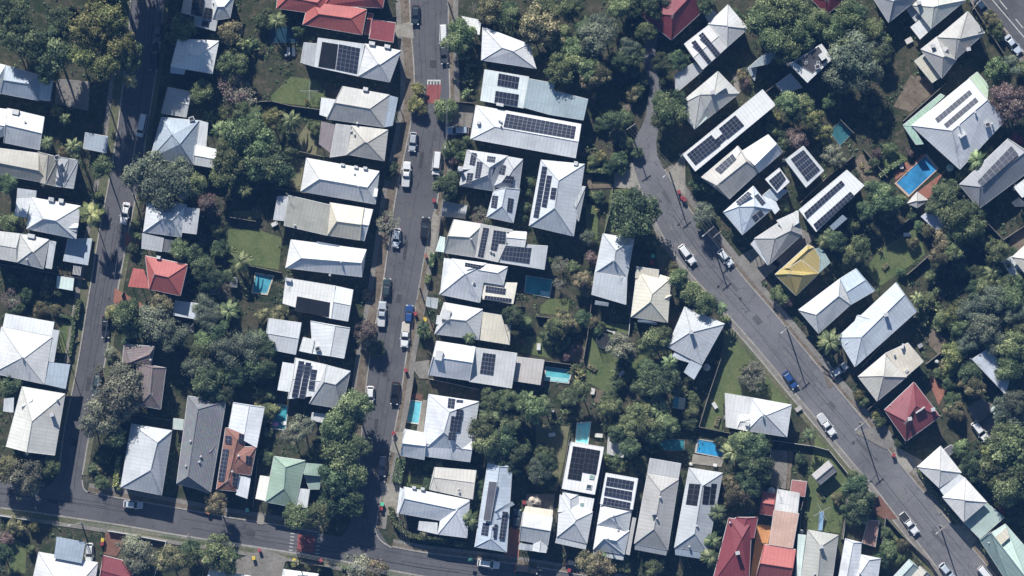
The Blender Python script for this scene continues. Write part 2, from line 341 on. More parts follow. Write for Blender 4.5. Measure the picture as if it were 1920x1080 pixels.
# wear on the roads: patches, sealed cracks, covers
M_patch = ground_mat('asphalt_patch', (.055, .054, .055), (.07, .068, .068), (.09, .088, .086), 0.3, 2.0, .9, .1, .02)
M_pale = ground_mat('worn_pale_asphalt', (.125, .12, .117), (.14, .136, .132), (.11, .105, .1), 0.3, 2.0, .9, .1, .02)
M_patch2 = ground_mat('asphalt_patch_old', (.10, .10, .102), (.125, .122, .122), (.14, .138, .136), 0.3, 2.0, .9, .1, .02); M_pale2 = ground_mat('worn_asphalt_old', (.18, .175, .17), (.21, .205, .2), (.15, .145, .14), 0.3, 2.0, .9, .1, .02)
_rr = random.Random(3)
for i, (x, y, a, l, w_) in enumerate([(785,60,95,24,9),(812,120,95,14,12),(790,300,98,30,7),(770,400,98,18,14),(760,470,98,34,6),(748,560,98,16,9),(735,640,97,28,8),(722,700,97,12,10),(705,800,97,30,7),(690,880,97,16,14),(684,960,97,22,8),(1250,370,58,26,7),(1300,470,50,20,10),(1370,530,50,40,6),(1420,600,50,18,12),(1480,670,50,34,6),(1560,760,50,16,9),(1620,840,50,44,6),(1690,930,50,18,12),(1760,1010,50,36,7),(215,480,100,24,8),(190,600,98,18,10),(165,720,98,26,7),(140,830,100,14,12),(300,975,8,28,8),(470,1000,8,16,10),(100,940,8,22,8),(850,1065,8,26,7),(1880,20,50,30,5)]):
    c_, s_ = math.cos(math.radians(a)), math.sin(math.radians(a)); q = [(x + u*l*c_ - v*w_*s_, y + u*l*s_ + v*w_*c_) for u, v in ((-.5,-.5),(.5,-.5),(.5,.5),(-.5,.5))]
    sheet('road_patch', q, .047, (M_patch2 if 11 <= i <= 19 else M_patch) if i % 3 else (M_pale2 if 11 <= i <= 19 else M_pale))
for pl_l, pl_r in ((A_L, A_R), (D_U, D_L), (B_L, B_R), (C_L[8:], C_R[8:])):
    L_ = resample(smooth_pl(pl_l), 90); R_ = resample(smooth_pl(pl_r), 90)
    for f0 in (.22, .36, .5, .64, .78):
        k0 = _rr.randrange(0, 12)
        while k0 < 84:
            n_ = _rr.randrange(8, 26); f_ = f0 + _rr.uniform(-.05, .05); pts = []
            for k in range(k0, min(89, k0 + n_)):
                f_ += _rr.uniform(-.012, .012); pts.append((L_[k][0]*(1-f_) + R_[k][0]*f_, L_[k][1]*(1-f_) + R_[k][1]*f_))
            if len(pts) > 3: strip('sealed_crack', pts, offset(pts, _rr.uniform(.5, 1.1)), .052, M_patch)
            k0 += n_ + _rr.randrange(4, 22)
M_iron = plain('cast_iron', (.05,.05,.052), .7)
for x, y in ((728,712),(803,215),(1240,400),(1388,560),(1600,830),(205,560),(420,985),(694,905)):
    mb = MB(); mb.tube(W(x,y,.03), W(x,y,.058), .35, .35, 14); tag(mb.build('manhole_cover', M_iron), kind='structure')
# road paint
sheet('red_road_patch', [tp((2,0),p) for p in ((645,635),(750,635),(735,785),(630,765))], .05, M_redroad)
sheet('red_road_patch', [tp((1,3),p) for p in ((955,765),(1085,780),(1072,908),(945,890))], .05, M_redroad)
mb = MB()
def quadpx(mb, pts, z): mb.face(ccw([W(*p, z) for p in pts]))
quadpx(mb, [tp((2,0),p) for p in ((643,598),(745,598),(745,610),(643,610))], .055)
for k in range(5): x = 643 + k * 23; quadpx(mb, [tp((2,0),p) for p in ((x,611),(x+9,611),(x+9,634),(x,634))], .055)
for (a, b) in (((915,760),(900,885)), ((1115,768),(1100,910))):
    for k in range(6):
        f = k / 5; x = a[0] + (b[0]-a[0])*f; y = a[1] + (b[1]-a[1])*f; quadpx(mb, [tp((1,3),p) for p in ((x-14,y-3),(x+14,y),(x+14,y+6),(x-14,y+3))], .055)
for (x, y) in ((1875, 0), (1905, 35), (1935, 70)): quadpx(mb, [(x, y), (x+14, y+17), (x+12.6, y+18), (x-1.4, y+1)], .055)
quadpx(mb, [(1852, -12), (1930, 80), (1928.6, 81), (1850.6, -11)], .055)
tag(mb.build('road_markings', M_line), kind='structure')
# ---------------------------------------------------------------- buildings
WHT = (.80, .80, .77); PALE = (.66, .68, .68); LG = (.46, .475, .48); MG = (.33, .34, .35); DG = (.17, .175, .185); BG = (.40, .46, .52)
CRM = (.66, .61, .49); BEI = (.42, .40, .35); RED = (.42, .125, .11); MAR = (.22, .05, .06); GRN = (.36, .47, .38); YEL = (.48, .38, .15)
TER = (.33, .17, .13); BRN = (.23, .19, .18); MINT = (.58, .68, .63); OLV = (.36, .355, .31); PCH = (.62, .42, .33)
M_wall = [plain('weatherboard_cream', (.5, .48, .42), .8), plain('weatherboard_white', (.62, .62, .6), .8), plain('weatherboard_grey', (.3, .31, .32), .8)]
M_glass = plain('window_glass', (.03, .04, .05), .15, .1)
M_post = plain('post_paint', (.55, .55, .52), .7); M_gutter = plain('gutter_paint', (.6, .6, .58), .5)
M_pv = plain('solar_cell', (.030, .036, .055), .3, .3, .25); M_pvb = plain('solar_cell_black', (.018, .019, .023), .45, .2, .8)
M_frame = plain('panel_frame', (.26, .27, .29), .5); M_frameb = plain('black_panel_frame', (.10, .105, .115), .5); M_black = plain('black_plastic', (.03, .03, .03), .6)
M_vent = plain('vent_metal', (.5, .5, .5), .45); M_chim = plain('chimney_brick', (.3, .17, .13), .85, .25, 5)
for m_ in (M_pv, M_pvb): m_.node_tree.nodes['Principled BSDF'].inputs['Specular IOR Level'].default_value = .18
LAND = []; HOUSEPX = []
def bary(p, a, b, c):
    d_ = (b[1]-c[1])*(a[0]-c[0]) + (c[0]-b[0])*(a[1]-c[1])
    if abs(d_) < 1e-9: return None
    u = ((b[1]-c[1])*(p[0]-c[0]) + (c[0]-b[0])*(p[1]-c[1])) / d_; v = ((c[1]-a[1])*(p[0]-c[0]) + (a[0]-c[0])*(p[1]-c[1])) / d_
    return u, v, 1 - u - v
def pline(p, a, b):
    a = Vector(a); b = Vector(b); p = Vector(p); t = (b - a)
    return abs(t.x * (p.y - a.y) - t.y * (p.x - a.x)) / max(t.length, 1e-6)
def inset(q, dist):
    n = len(q); out = []
    c = sum((Vector(p[:2]) for p in q), Vector((0, 0))) / n
    for p in q:
        v = Vector(p[:2]); dv = c - v; out.append(v + dv.normalized() * min(dist * 1.41, dv.length * .4))
    return out
def house(T, label, spec, c=LG, e=3.6, kind='metal', name='house', cat='house', worn=.25, wall=0, group=None):
    up_ = 2.4 if T[0] == 0 and T[1] < 3 else 1.1
    if e > 3.1: e += up_; spec = [tuple(list(q_[:-1]) + [dict(q_[-1], e=q_[-1]['e'] + up_)]) if isinstance(q_[-1], dict) and 'e' in q_[-1] and (q_[-1]['e'] > 3.1) else q_ for q_ in spec]
    first = next(s for s in spec if s[0] in 'hfs')
    ctr = [sum(p[i] for p in first[1]) / 4 for i in (0, 1)]; cpx = tp(T, ctr)
    H = empty(name, W(*cpx, 0), label, cat, group); LAND.append((cpx, label))
    roof = MB(); mats = []; tris = []; walls = MB(); haswall = False
    for s in spec:
        if s[0] not in 'hfs': continue
        o = s[-1] if isinstance(s[-1], dict) else {}
        E = o.get('e', e if s[0] != 's' else e - .55); q = [tp(T, p) for p in s[1]]; HOUSEPX.append(q)
        area = sum(q[i][0]*q[(i+1)%4][1]-q[(i+1)%4][0]*q[i][1] for i in range(4))
        m = roofmat(o.get('c', c), o.get('k', kind), o.get('w', worn))
        faces = []
        if s[0] == 'h':
            P = tp(T, s[2]); Q = tp(T, s[3])
            dist = (pline(P, q[0], q[1]) + pline(P, q[2], q[3]) + pline(Q, q[0], q[1]) + pline(Q, q[2], q[3])) / 4 * S
            Z = E + min(3.9, o.get('p', .56) * dist); A, B, C, D = [(x, E) for x in q]; p_, q_ = (P, Z), (Q, Z)
            if math.dist(P, Q) < 1.5: faces = [[A, B, p_], [B, C, p_], [C, D, p_], [D, A, p_]]
            else: faces = [[A, B, q_, p_], [B, C, q_], [C, D, p_, q_], [D, A, p_]]
            caps = [(p_, q_), (p_, A), (p_, D), (q_, B), (q_, C)]
        else:
            r = o.get('r', .3 if s[0] == 'f' else .45); hi = o.get('d', 0)
            z = [E] * 4; z[hi] += r; z[(hi + 1) % 4] += r
            faces = [[(q[i], z[i]) for i in range(4)]]; caps = []
        sep = s[0] == 's'
        R = MB() if sep else roof
        if sep: mi = 0
        else:
            if m not in mats: mats.append(m)
            mi = mats.index(m)
        th = .16
        for fc in faces:
            pts = [W(p[0], p[1], z) for p, z in fc]
            a, b = pts[0], pts[1]; nrm = (pts[1] - pts[0]).cross(pts[2] - pts[0])
            if nrm.z < 0: pts = pts[::-1]; a, b = pts[-2], pts[-1]; nrm = -nrm
            u = (b - a).normalized(); vv = nrm.cross(u).normalized(); off = random.random() * 3
            R.face(pts, mi, [((p - a).dot(u) + off, (p - a).dot(vv) + off) for p in pts])
            t2 = [(fc[i][0], fc[i][1]) for i in range(len(fc))]
            tris.append((t2, pts[0], nrm.normalized()))
            if len(t2) == 4: pass
        # fascia and underside
        ez = [E] * 4 if s[0] == 'h' else z
        top = [W(*q[i], ez[i]) for i in range(4)]; lo = [p - Vector((0, 0, th)) for p in top]
        for i in range(4): j = (i + 1) % 4; R.face([lo[i], lo[j], top[j], top[i]], mi)
        R.face(lo[::-1], mi)
        for (a, b) in caps:
            if math.dist(a[0], b[0]) > 2.5:
                A_ = W(*a[0], a[1]) + Vector((0, 0, .03)); B_ = W(*b[0], b[1]) + Vector((0, 0, .03)); R.tube(A_, B_, .10, .10, 4, mi)
        if sep:
            nm = o.get('n', 'verandah_roof'); ro = R.build(nm, m, H)
            for i in range(4):
                v = inset(top, .35)[i]; mb = MB(); mb.box((v.x, v.y, (ez[i] - th) / 2), (.12, .12, ez[i] - th)); mb.build('post', M_post, H)
        else:
            inn = inset(top, .5); haswall = True
            loW = [Vector((v.x, v.y, 0)) for v in inn]; hiW = [Vector((v.x, v.y, ez[i] - th - .01)) for i, v in enumerate(inn)]
            if (hiW[1]-hiW[0]).cross(hiW[2]-hiW[0]).z < 0: loW.reverse(); hiW.reverse()
            walls.prism(loW, hiW, 0)
            for i in range(4):
                a = loW[i]; b = loW[(i + 1) % 4]; L = (b - a).length
                if L < 3: continue
                n = int(L // 3.2); t = (b - a).normalized(); ang = math.atan2(t.y, t.x)
                for k in range(max(1, n)):
                    pc = a + t * L * (k + .5) / max(1, n); nn = Vector((t.y, -t.x, 0)); zc = E - 1.35
                    walls.box(pc + nn * .03 + Vector((0, 0, zc)), (1.3, .08, 1.2), ang, 1)
            # gutter along the eaves
            g = MB()
            for i in range(4):
                j = (i + 1) % 4
                if abs(ez[i] - ez[j]) < .01 or s[0] == 'f': g.tube(top[i] - Vector((0, 0, .05)), top[j] - Vector((0, 0, .05)), .075, .075, 4)
            g.build('gutter', M_gutter, H)
    RO = roof.build('roof', mats, H) if roof.f else H
    if haswall: walls.build('wall', [M_wall[wall], M_glass], H)
    def surf(px, py):
        best = None
        for t2, p0, n in tris:
            for k in range(1, len(t2) - 1):
                b = bary((px, py), t2[0][0], t2[k][0], t2[k + 1][0])
                if b and min(b) > -.02:
                    z = b[0]*t2[0][1] + b[1]*t2[k][1] + b[2]*t2[k+1][1]
                    if best is None or z > best[0]: best = (z, p0, n)
        return best or (e, Vector((0, 0, e)), Vector((0, 0, 1)))
    def onplane(px, py, pl, lift):
        _, p0, n = pl; p0 = p0 + n * lift; a = Vector((0, 0, HC)); dr = W(px, py, 0) - a
        t = (p0 - a).dot(n) / dr.dot(n); return a + dr * t
    for s in spec:
        if s[0] == 'pv':
            q = [tp(T, p) for p in s[1]]; nx, ny = s[2], s[3]; blk = len(s) > 4
            pl = surf(sum(p[0] for p in q) / 4, sum(p[1] for p in q) / 4); C = [onplane(p[0], p[1], pl, .12) for p in q]
            def bl(u, v): return C[0]*(1-u)*(1-v) + C[1]*u*(1-v) + C[2]*u*v + C[3]*(1-u)*v
            for i in range(nx):
                for j in range(ny):
                    g = .012; u0, u1, v0, v1 = (i+g)/nx, (i+1-g)/nx, (j+g)/ny, (j+1-g)/ny
                    P = ccw([bl(u0, v0), bl(u1, v0), bl(u1, v1), bl(u0, v1)]); mb = MB(); n = pl[2]
                    mb.prism([p - n * .05 for p in P], P, 1, False); cc = sum(P, Vector()) / 4
                    L = (P[1]-P[0]).length; f_ = min(.12, .022 / max(.3, min(L, (P[2]-P[1]).length)) * 2)
                    I = [p + (cc - p) * f_ + n * .006 for p in P]; mb.face(I, 0)
                    mb.build('solar_panel', [M_pvb if blk else M_pv, M_frameb if blk else M_frame], RO)
        elif s[0] in ('vent', 'chim', 'sky', 'ac', 'box'):
            if s[0] == 'sky' :
                q = [tp(T, p) for p in s[1]]; pl = surf(sum(p[0] for p in q)/4, sum(p[1] for p in q)/4)
                P = ccw([onplane(p[0], p[1], pl, .2) for p in q]); mb = MB(); mb.prism([p - pl[2]*.2 for p in P], P, 0, False)
                cc = sum(P, Vector())/4; mb.face([p + (cc-p)*.22 + pl[2]*.01 for p in P], 1)
                mb.build('skylight', [M_gutter, plain('skylight_glass', s[2] if len(s) > 2 else (.06,.08,.1), .2)], RO); continue
            x, y = tp(T, s[1]); pl = surf(x, y); p = onplane(x, y, pl, 0); mb = MB()
            if s[0] == 'vent':
                mb.tube(p - Vector((0,0,.1)), p + Vector((0,0,.35)), .16, .16, 10); mb.tube(p + Vector((0,0,.35)), p + Vector((0,0,.62)), .27, .12, 10); mb.build('roof_vent', M_vent, RO)
            elif s[0] == 'chim':
                mb.box(p + Vector((0,0,.4)), (.75,.6,1.6), .2); mb.box(p + Vector((0,0,1.22)), (.9,.75,.12), .2, 1); mb.build('chimney', [M_chim, M_vent], RO)
            elif s[0] == 'ac':
                mb.box(p + Vector((0,0,.45)), (1.1,.9,.8), .3); mb.box(p + Vector((0,0,.87)), (.8,.6,.06), .3, 1); mb.build('air_conditioner', [M_vent, M_black], RO)
            else:
                mb.box(p + Vector((0,0,.3)), (s[2], s[3], 1.0), s[4] if len(s) > 4 else -.2); mb.build('roof_box', M_gutter, RO)
    if e > 4 and cat == 'house' and random.random() < .6:
        A_ = spec[0]; x, y = tp(T, A_[2] if A_[0] == 'h' else A_[1][0]); pl = surf(x, y); p = onplane(x, y, pl, 0); mb = MB(); a = random.uniform(0, 3); u = Vector((math.cos(a), math.sin(a), 0)); v = Vector((-u.y, u.x, 0))
        mb.tube(p, p + Vector((0,0,1.8)), .035, .03, 5); mb.tube(p + Vector((0,0,1.75)) - u*.7, p + Vector((0,0,1.75)) + u*.7, .025, .025, 4)
        for k in range(5): q = p + Vector((0,0,1.75)) + u*(-.6 + .3*k); mb.tube(q - v*(.5-.06*k), q + v*(.5-.06*k), .018, .018, 3)
        mb.build('tv_aerial', M_vent, RO)
    return H
def V(*l): return [('vent', p) for p in l]

# ---- tile row 0
house((0,0), 'pale blue-roofed house below the two huge trees, top left', [('h',[(40,490),(305,565),(290,755),(0,700)],(25,600),(212,630)),('h',[(-200,430),(42,490),(5,705),(-230,650)],(-160,550),(-20,590),{'c':WHT}),
  ('s',[(305,575),(400,590),(375,760),(292,750)],{'c':PALE,'n':'carport_roof','d':3})], c=BG)
house((0,0), 'white house with two gables, left edge beside the palm', [('h',[(55,812),(332,878),(297,1125),(30,1070)],(40,935),(314,1000),{'c':PALE}),('h',[(-120,800),(70,822),(150,975),(-140,1080)],(-130,920),(40,945),{'c':WHT}),('vent',(190,915)),('box',(118,840),1.4,1.0)], c=WHT)
house((0,0), 'small pale blue shed standing alone by the west street', [('f',[(640,995),(812,1025),(797,1148),(625,1115)],{'r':.3,'d':0})], c=BG, e=2.6, name='shed', cat='shed')
house((0,1), 'beige-grey house half under overhanging plants, left edge', [('h',[(412,317),(300,290),(285,60),(440,98)],(340,300),(360,80),{'c':BEI}),('h',[(550,335),(410,317),(440,98),(588,120)],(478,325),(515,110),{'c':LG,'p':.3}),('h',[(-20,30),(290,70),(380,300),(-30,225)],(-20,140),(290,200),{'c':BEI}),('ac',(430,100))], c=BEI)
house((0,1), 'white hip house with palm shadow on its roof', [('h',[(235,400),(605,465),(570,712),(200,637)],(325,560),(420,575)),('h',[(465,632),(500,590),(588,598),(572,656)],(475,633),(580,628),{'c':WHT,'p':.3,'e':3.9}),
  ('s',[(130,330),(275,350),(270,402),(125,400)],{'n':'annex_roof'}),('s',[(125,402),(235,402),(200,552),(110,540)],{'n':'annex_roof','d':1}),('box',(385,415),1.1,.8),('box',(460,425),1,.8)], c=PALE)
house((0,1), 'cream and grey pyramid-roofed house, lower left of palm shadow house', [('h',[(150,672),(368,718),(325,938),(127,888)],(238,806),(250,812)),('s',[(372,722),(422,732),(388,938),(340,930)],{'c':PALE,'d':3}),('h',[(-60,650),(150,674),(125,886),(-80,850)],(-60,750),(120,780),{'p':.2}),('vent',(203,868)),('box',(235,690),1.5,.8)], c=(.55,.55,.52))
house((0,1), 'blue-roofed carport beside the white garden pergola', [('f',[(508,708),(690,712),(658,908),(475,877)],{'d':2,'r':.3})], c=BG, e=2.7, name='carport', cat='carport')
house((0,1), 'small green-grey shed below the white garden pergola', [('f',[(430,990),(555,1010),(545,1100),(425,1078)],{'d':1,'r':.3})], c=MINT, e=2.4, name='shed', cat='shed')
house((0,1), 'white house under the broad grey tree, west street', [('h',[(1110,400),(1400,455),(1358,700),(1075,660)],(1215,560),(1290,572)),('f',[(1402,478),(1498,486),(1472,677),(1355,662)],{'c':LG}),('f',[(1330,330),(1416,350),(1390,412),(1335,405)],{'c':(.5,.4,.34)}),
  ('s',[(1065,667),(1230,705),(1215,810),(1060,785)],{'c':LG}),('s',[(1235,712),(1310,724),(1296,822),(1222,806)],{'c':DG,'n':'pergola_roof'})], c=PALE)
house((0,1), 'bright red hip-roofed cottage on the west street', [('h',[(1090,838),(1408,905),(1352,1140),(1120,1090)],(1160,978),(1262,1000)),('s',[(1000,930),(1078,942),(1130,1085),(960,1070)],{'c':RED,'d':1}),('box',(1190,850),.8,.6)], c=RED, worn=.15)
house((1,0), 'solar house with stepped panels, top left street corner', [('h',[(80,98),(120,-100),(330,-60),(315,150)],(150,110),(190,-85)),('h',[(300,-70),(480,-40),(445,135),(310,155)],(350,50),(400,50),{'c':PALE}),('f',[(180,125),(350,160),(335,232),(168,190)]),
  ('pv',[(165,-20),(255,-5),(238,125),(150,110)],3,4,1),('pv',[(258,55),(315,66),(303,150),(243,138)],2,3,1),('pv',[(240,152),(292,166),(284,204),(230,194)],2,1,1),('vent',(318,25))], c=LG)
house((1,0), 'dazzling white hip-roofed house beside the leafy bushes', [('h',[(55,288),(362,308),(312,553),(0,500)],(155,408),(218,415),{'p':.5}),('s',[(0,502),(112,522),(100,560),(-5,547)],{'c':BG})], c=(.86,.86,.84), worn=.08)
house((1,0), 'small grey shaded roof below the dazzling white house', [('h',[(-20,655),(155,688),(118,880),(-70,848)],(-45,750),(135,785),{'p':.2})], c=LG, e=3)
house((1,0), 'large blue-grey house with dappled roof near leaning palms', [('h',[(-70,880),(212,905),(170,1235),(-155,1190)],(10,1010),(70,1080)),('s',[(212,900),(282,920),(262,1150),(180,1112)],{'c':PALE,'d':3}),('h',[(185,1085),(345,1120),(320,1260),(172,1235)],(175,1165),(335,1195),{'c':PALE,'p':.3}),('ac',(158,892))], c=BG)
house((1,0), 'large L-shaped bright red house at the top edge', [('h',[(1040,-10),(1472,72),(1435,262),(990,186)],(1110,105),(1352,138)),('h',[(810,-110),(1180,-60),(1150,112),(793,64)],(880,-20),(1100,20)),('h',[(1180,-150),(1620,-90),(1590,60),(1150,40)],(1230,-60),(1540,-10)),
  ('f',[(1486,95),(1520,105),(1490,262),(1450,255)],{'e':2.8,'c':RED}),('f',[(1515,145),(1688,172),(1668,318),(1488,290)],{'e':2.7,'c':MAR,'d':2})], c=RED, worn=.2)
house((2,0), 'house with black pool mat and grid solar roof', [('h',[(175,328),(447,380),(362,617),(125,572)],(278,480),(292,484)),('f',[(-175,285),(175,332),(125,572),(-205,500)],{'c':PALE,'d':0,'r':.4}),('f',[(-280,320),(-170,330),(-205,500),(-305,470)],{'e':3.2,'c':LG}),
  ('pv',[(-145,310),(-22,330),(-45,522),(-175,500)],1,1,1),('pv',[(-18,330),(142,362),(117,555),(-42,522)],5,6),('box',(230,325),1.2,.7),('box',(345,348),1.2,.7)], c=(.66,.66,.65))
house((2,0), 'cream and grey gabled house with white east verandah', [('h',[(10,648),(360,712),(318,955),(-110,892)],(-50,770),(215,815)),('s',[(362,714),(426,732),(386,942),(322,955)],{'c':BG,'d':3}),('s',[(-150,730),(-20,750),(-60,895),(-165,860)],{'c':PALE,'d':1}),('box',(182,668),1,.7),('vent',(120,925))], c=(.50,.49,.46))
house((2,0), 'grey house with glass-covered white-framed deck', [('h',[(75,942),(350,975),(322,1208),(40,1158)],(175,1065),(195,1070)),('f',[(-40,930),(75,945),(40,1162),(-85,1180)],{'c':(.5,.49,.47)}),('s',[(-150,910),(-45,935),(-80,1150),(-170,1080)],{'c':(.28,.24,.24),'n':'deck_roof'}),('vent',(100,1010)),('vent',(75,985))], c=(.50,.48,.43))
# ---- tile row 1, left of the middle street
house((2,1), 'white long hip roof beside the top lawn pair', [('h',[(-262,105),(285,205),(255,452),(-305,355)],(-165,262),(195,325)),('s',[(180,385),(218,328),(276,336),(266,396)],{'c':WHT,'n':'gablet_roof','e':3.9,'d':2}),('vent',(100,225)),('vent',(130,318)),('box',(110,172),.8,.5),('box',(180,180),.8,.5),('box',(10,155),.8,.5)], c=(.72,.72,.70))
house((2,1), 'flat olive-grey roof with cream gable facing the street', [('f',[(-395,385),(-65,462),(-100,688),(-430,612)],{'c':OLV,'r':.15}),('h',[(-85,440),(170,480),(140,722),(-105,685)],(-35,580),(150,605),{'c':CRM}),('h',[(160,480),(236,492),(172,727),(130,718)],(145,600),(205,610),{'c':PALE,'e':3.3}),('s',[(-480,390),(-395,388),(-430,578),(-512,570)],{'c':LG,'d':1}),('vent',(-348,610))], c=CRM)
house((2,1), 'white house with long grey south slope, fourth row', [('h',[(-378,718),(188,792),(155,998),(-418,930)],(-300,855),(150,892)),('s',[(-185,730),(-15,760),(-25,782),(-170,765)],{'c':BG,'e':3.5,'n':'dormer_roof'}),('vent',(-1,885)),('vent',(-85,985))], c=(.75,.75,.74))
house((2,2), 'white house with one big black solar mat', [('f',[(-415,-75),(-45,-15),(-75,230),(-440,115)],{'r':.35,'d':0}),('h',[(-45,-15),(88,15),(50,250),(-75,228)],(-60,105),(70,130),{'c':PALE,'p':.2}),('pv',[(-335,60),(-80,108),(-90,222),(-352,172)],1,1,1),('box',(-395,-62),1.2,.6)], c=(.80,.79,.74), worn=.1)
house((1,2), 'pair of pale grey roofs joined by a box', [('h',[(735,228),(980,262),(938,500),(700,453)],(720,340),(960,380),{'p':.15}),('h',[(1065,492),(1050,248),(1345,300),(1300,528)],(1195,510),(1235,285),{'c':PALE,'p':.25}),('f',[(995,370),(1078,390),(1058,492),(965,472)],{'c':WHT,'e':3.8,'w':.1}),('ac',(1103,455))], c=(.55,.57,.58))
house((1,2), 'white house with three columns of solar panels by slim pool', [('h',[(935,525),(1175,578),(1145,800),(880,832)],(915,680),(1150,700),{'p':.06}),('h',[(1168,578),(1348,625),(1285,908),(1040,868)],(1150,705),(1235,725),{'c':LG}),('s',[(840,555),(938,570),(890,780),(800,766)],{'c':PALE,'d':1}),
  ('pv',[(960,545),(1005,551),(952,822),(906,815)],1,9),('pv',[(1013,556),(1057,562),(1005,832),(960,825)],1,9),('pv',[(1055,608),(1101,615),(1074,765),(1030,758)],1,5)], c=(.74,.74,.73))
house((1,2), 'pale angled garden carport below the slim pool house', [('f',[(1062,935),(1262,960),(1240,1030),(1050,992)],{'d':0})], c=PALE, e=2.5, name='carport', cat='carport')
house((1,2), 'small white and blue shed beside the spiky banana clump', [('f',[(35,95),(218,118),(205,238),(20,205)],{'d':0,'r':.2})], c=(.6,.66,.72), e=2.7, name='shed', cat='shed')
house((1,2), 'tiny mint green garden shed beside dark tiled roof', [('f',[(22,978),(98,988),(90,1065),(18,1058)],{'d':0,'r':.2})], c=MINT, e=2.3, name='shed', cat='shed')
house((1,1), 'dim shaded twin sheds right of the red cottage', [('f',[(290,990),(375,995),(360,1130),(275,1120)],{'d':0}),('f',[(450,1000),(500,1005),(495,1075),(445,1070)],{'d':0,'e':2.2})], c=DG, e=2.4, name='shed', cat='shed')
house((0,2), 'brown tiled house beneath silvery gum trees', [('h',[(1050,880),(1020,560),(1245,600),(1205,912)],(1128,790),(1145,600)),('h',[(930,420),(1160,440),(1130,590),(918,560)],(970,560),(1120,500)) ,('vent',(1130,540))], c=BRN, kind='tile')
house((1,3), 'long dark slate-grey tiled roof, bottom left', [('h',[(45,388),(130,-270),(415,-228),(300,452)],(130,332),(205,-170)),('h',[(165,190),(200,60),(350,80),(320,270)],(170,190),(300,150),{'p':.3}),('s',[(218,292),(316,300),(292,468),(195,432)],{'c':(.33,.32,.31),'d':0}),('vent',(148,70)),('vent',(115,255)),('vent',(228,185)),('vent',(215,225))], c=(.26,.265,.275), kind='tile')
house((1,3), 'terracotta tiled house with white metal extensions', [('h',[(342,432),(412,-32),(575,-10),(490,447)],(430,362),(500,60)),('h',[(470,110),(642,112),(602,328),(440,300)],(505,190),(560,230),{'p':.45}),('h',[(430,0),(470,-220),(705,-185),(645,118)],(545,60),(590,-200),{'c':(.72,.74,.76),'k':'metal','p':.15}),('s',[(512,330),(602,340),(575,502),(488,470)],{'c':(.72,.74,.76),'k':'metal','d':3}),
  ('pv',[(410,25),(457,30),(452,90),(406,82)],2,2),('pv',[(392,125),(437,130),(400,370),(355,362)],2,8),('pv',[(514,10),(553,20),(546,85),(507,72)],2,2),('pv',[(566,176),(610,185),(605,246),(561,238)],2,2),('pv',[(474,305),(516,315),(498,405),(460,400)],2,3),('vent',(510,180)),('vent',(462,298))], c=TER, kind='tile')
house((1,3), 'pale green hip-roofed house under tree shadows', [('h',[(708,525),(775,182),(1010,215),(935,567)],(850,425),(862,265)),('s',[(945,225),(1140,242),(1130,332),(1000,320)],{'d':3}),('f',[(1000,320),(1130,334),(1115,430),(1040,430)],{'c':(.3,.4,.36),'e':3}),('s',[(940,420),(1045,430),(1025,567),(925,567)],{'c':PALE,'d':3}),('s',[(670,325),(743,335),(713,517),(635,500)],{'c':(.78,.75,.68),'d':1})], c=(.32,.43,.34))
house((0,3), 'white hip-roofed house with verandah skirt, bottom left corner', [('h',[(905,415),(985,-60),(1290,-10),(1212,475)],(1130,285),(1180,80))], c=(.55,.57,.58))
house((0,2), 'very large white pyramid-roofed house, left edge', [('h',[(10,292),(390,368),(332,722),(-60,640)],(165,522),(178,528),{'p':.4}),('s',[(40,190),(408,255),(388,362),(20,290)],{'c':PALE,'n':'annex_roof','d':2}),('s',[(392,310),(447,318),(405,557),(365,552)],{'c':PALE,'d':3}),('s',[(368,556),(527,573),(492,758),(336,722)],{'c':BG,'n':'carport_roof','d':3}),('vent',(170,522))], c=(.70,.70,.68))
house((0,2), 'cream and grey gabled house below the large white pyramid', [('h',[(45,1190),(165,740),(488,795),(410,1255)],(200,1230),(240,1000)),('h',[(165,905),(170,880),(240,830),(255,860)],(165,890),(240,845),{'e':4.6,'c':WHT,'p':.2}),('s',[(30,830),(105,820),(100,935),(22,925)],{'c':PALE}),('vent',(432,838)),('chim',(392,950))], c=(.64,.63,.58))
house((0,3), 'white metal-roofed house with blue awning, bottom edge', [('h',[(290,900),(735,980),(700,1200),(240,1130)],(400,1080),(620,1110),{'p':.3}),('s',[(425,785),(642,825),(612,985),(405,945)],{'c':BG,'e':4.4,'d':0})], c=(.72,.71,.70))
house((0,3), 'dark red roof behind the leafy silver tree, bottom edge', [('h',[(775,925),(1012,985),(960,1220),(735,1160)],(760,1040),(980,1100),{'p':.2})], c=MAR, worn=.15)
house((1,3), 'white roof strip at the bottom edge near bins', [('h',[(290,1035),(600,1080),(570,1250),(250,1200)],(320,1130),(560,1170))], c=(.75,.75,.73))
house((1,3), 'white roof strip at the bottom edge behind garden wall', [('h',[(845,1030),(1110,1065),(1085,1250),(815,1200)],(870,1120),(1060,1160))], c=(.75,.75,.73))
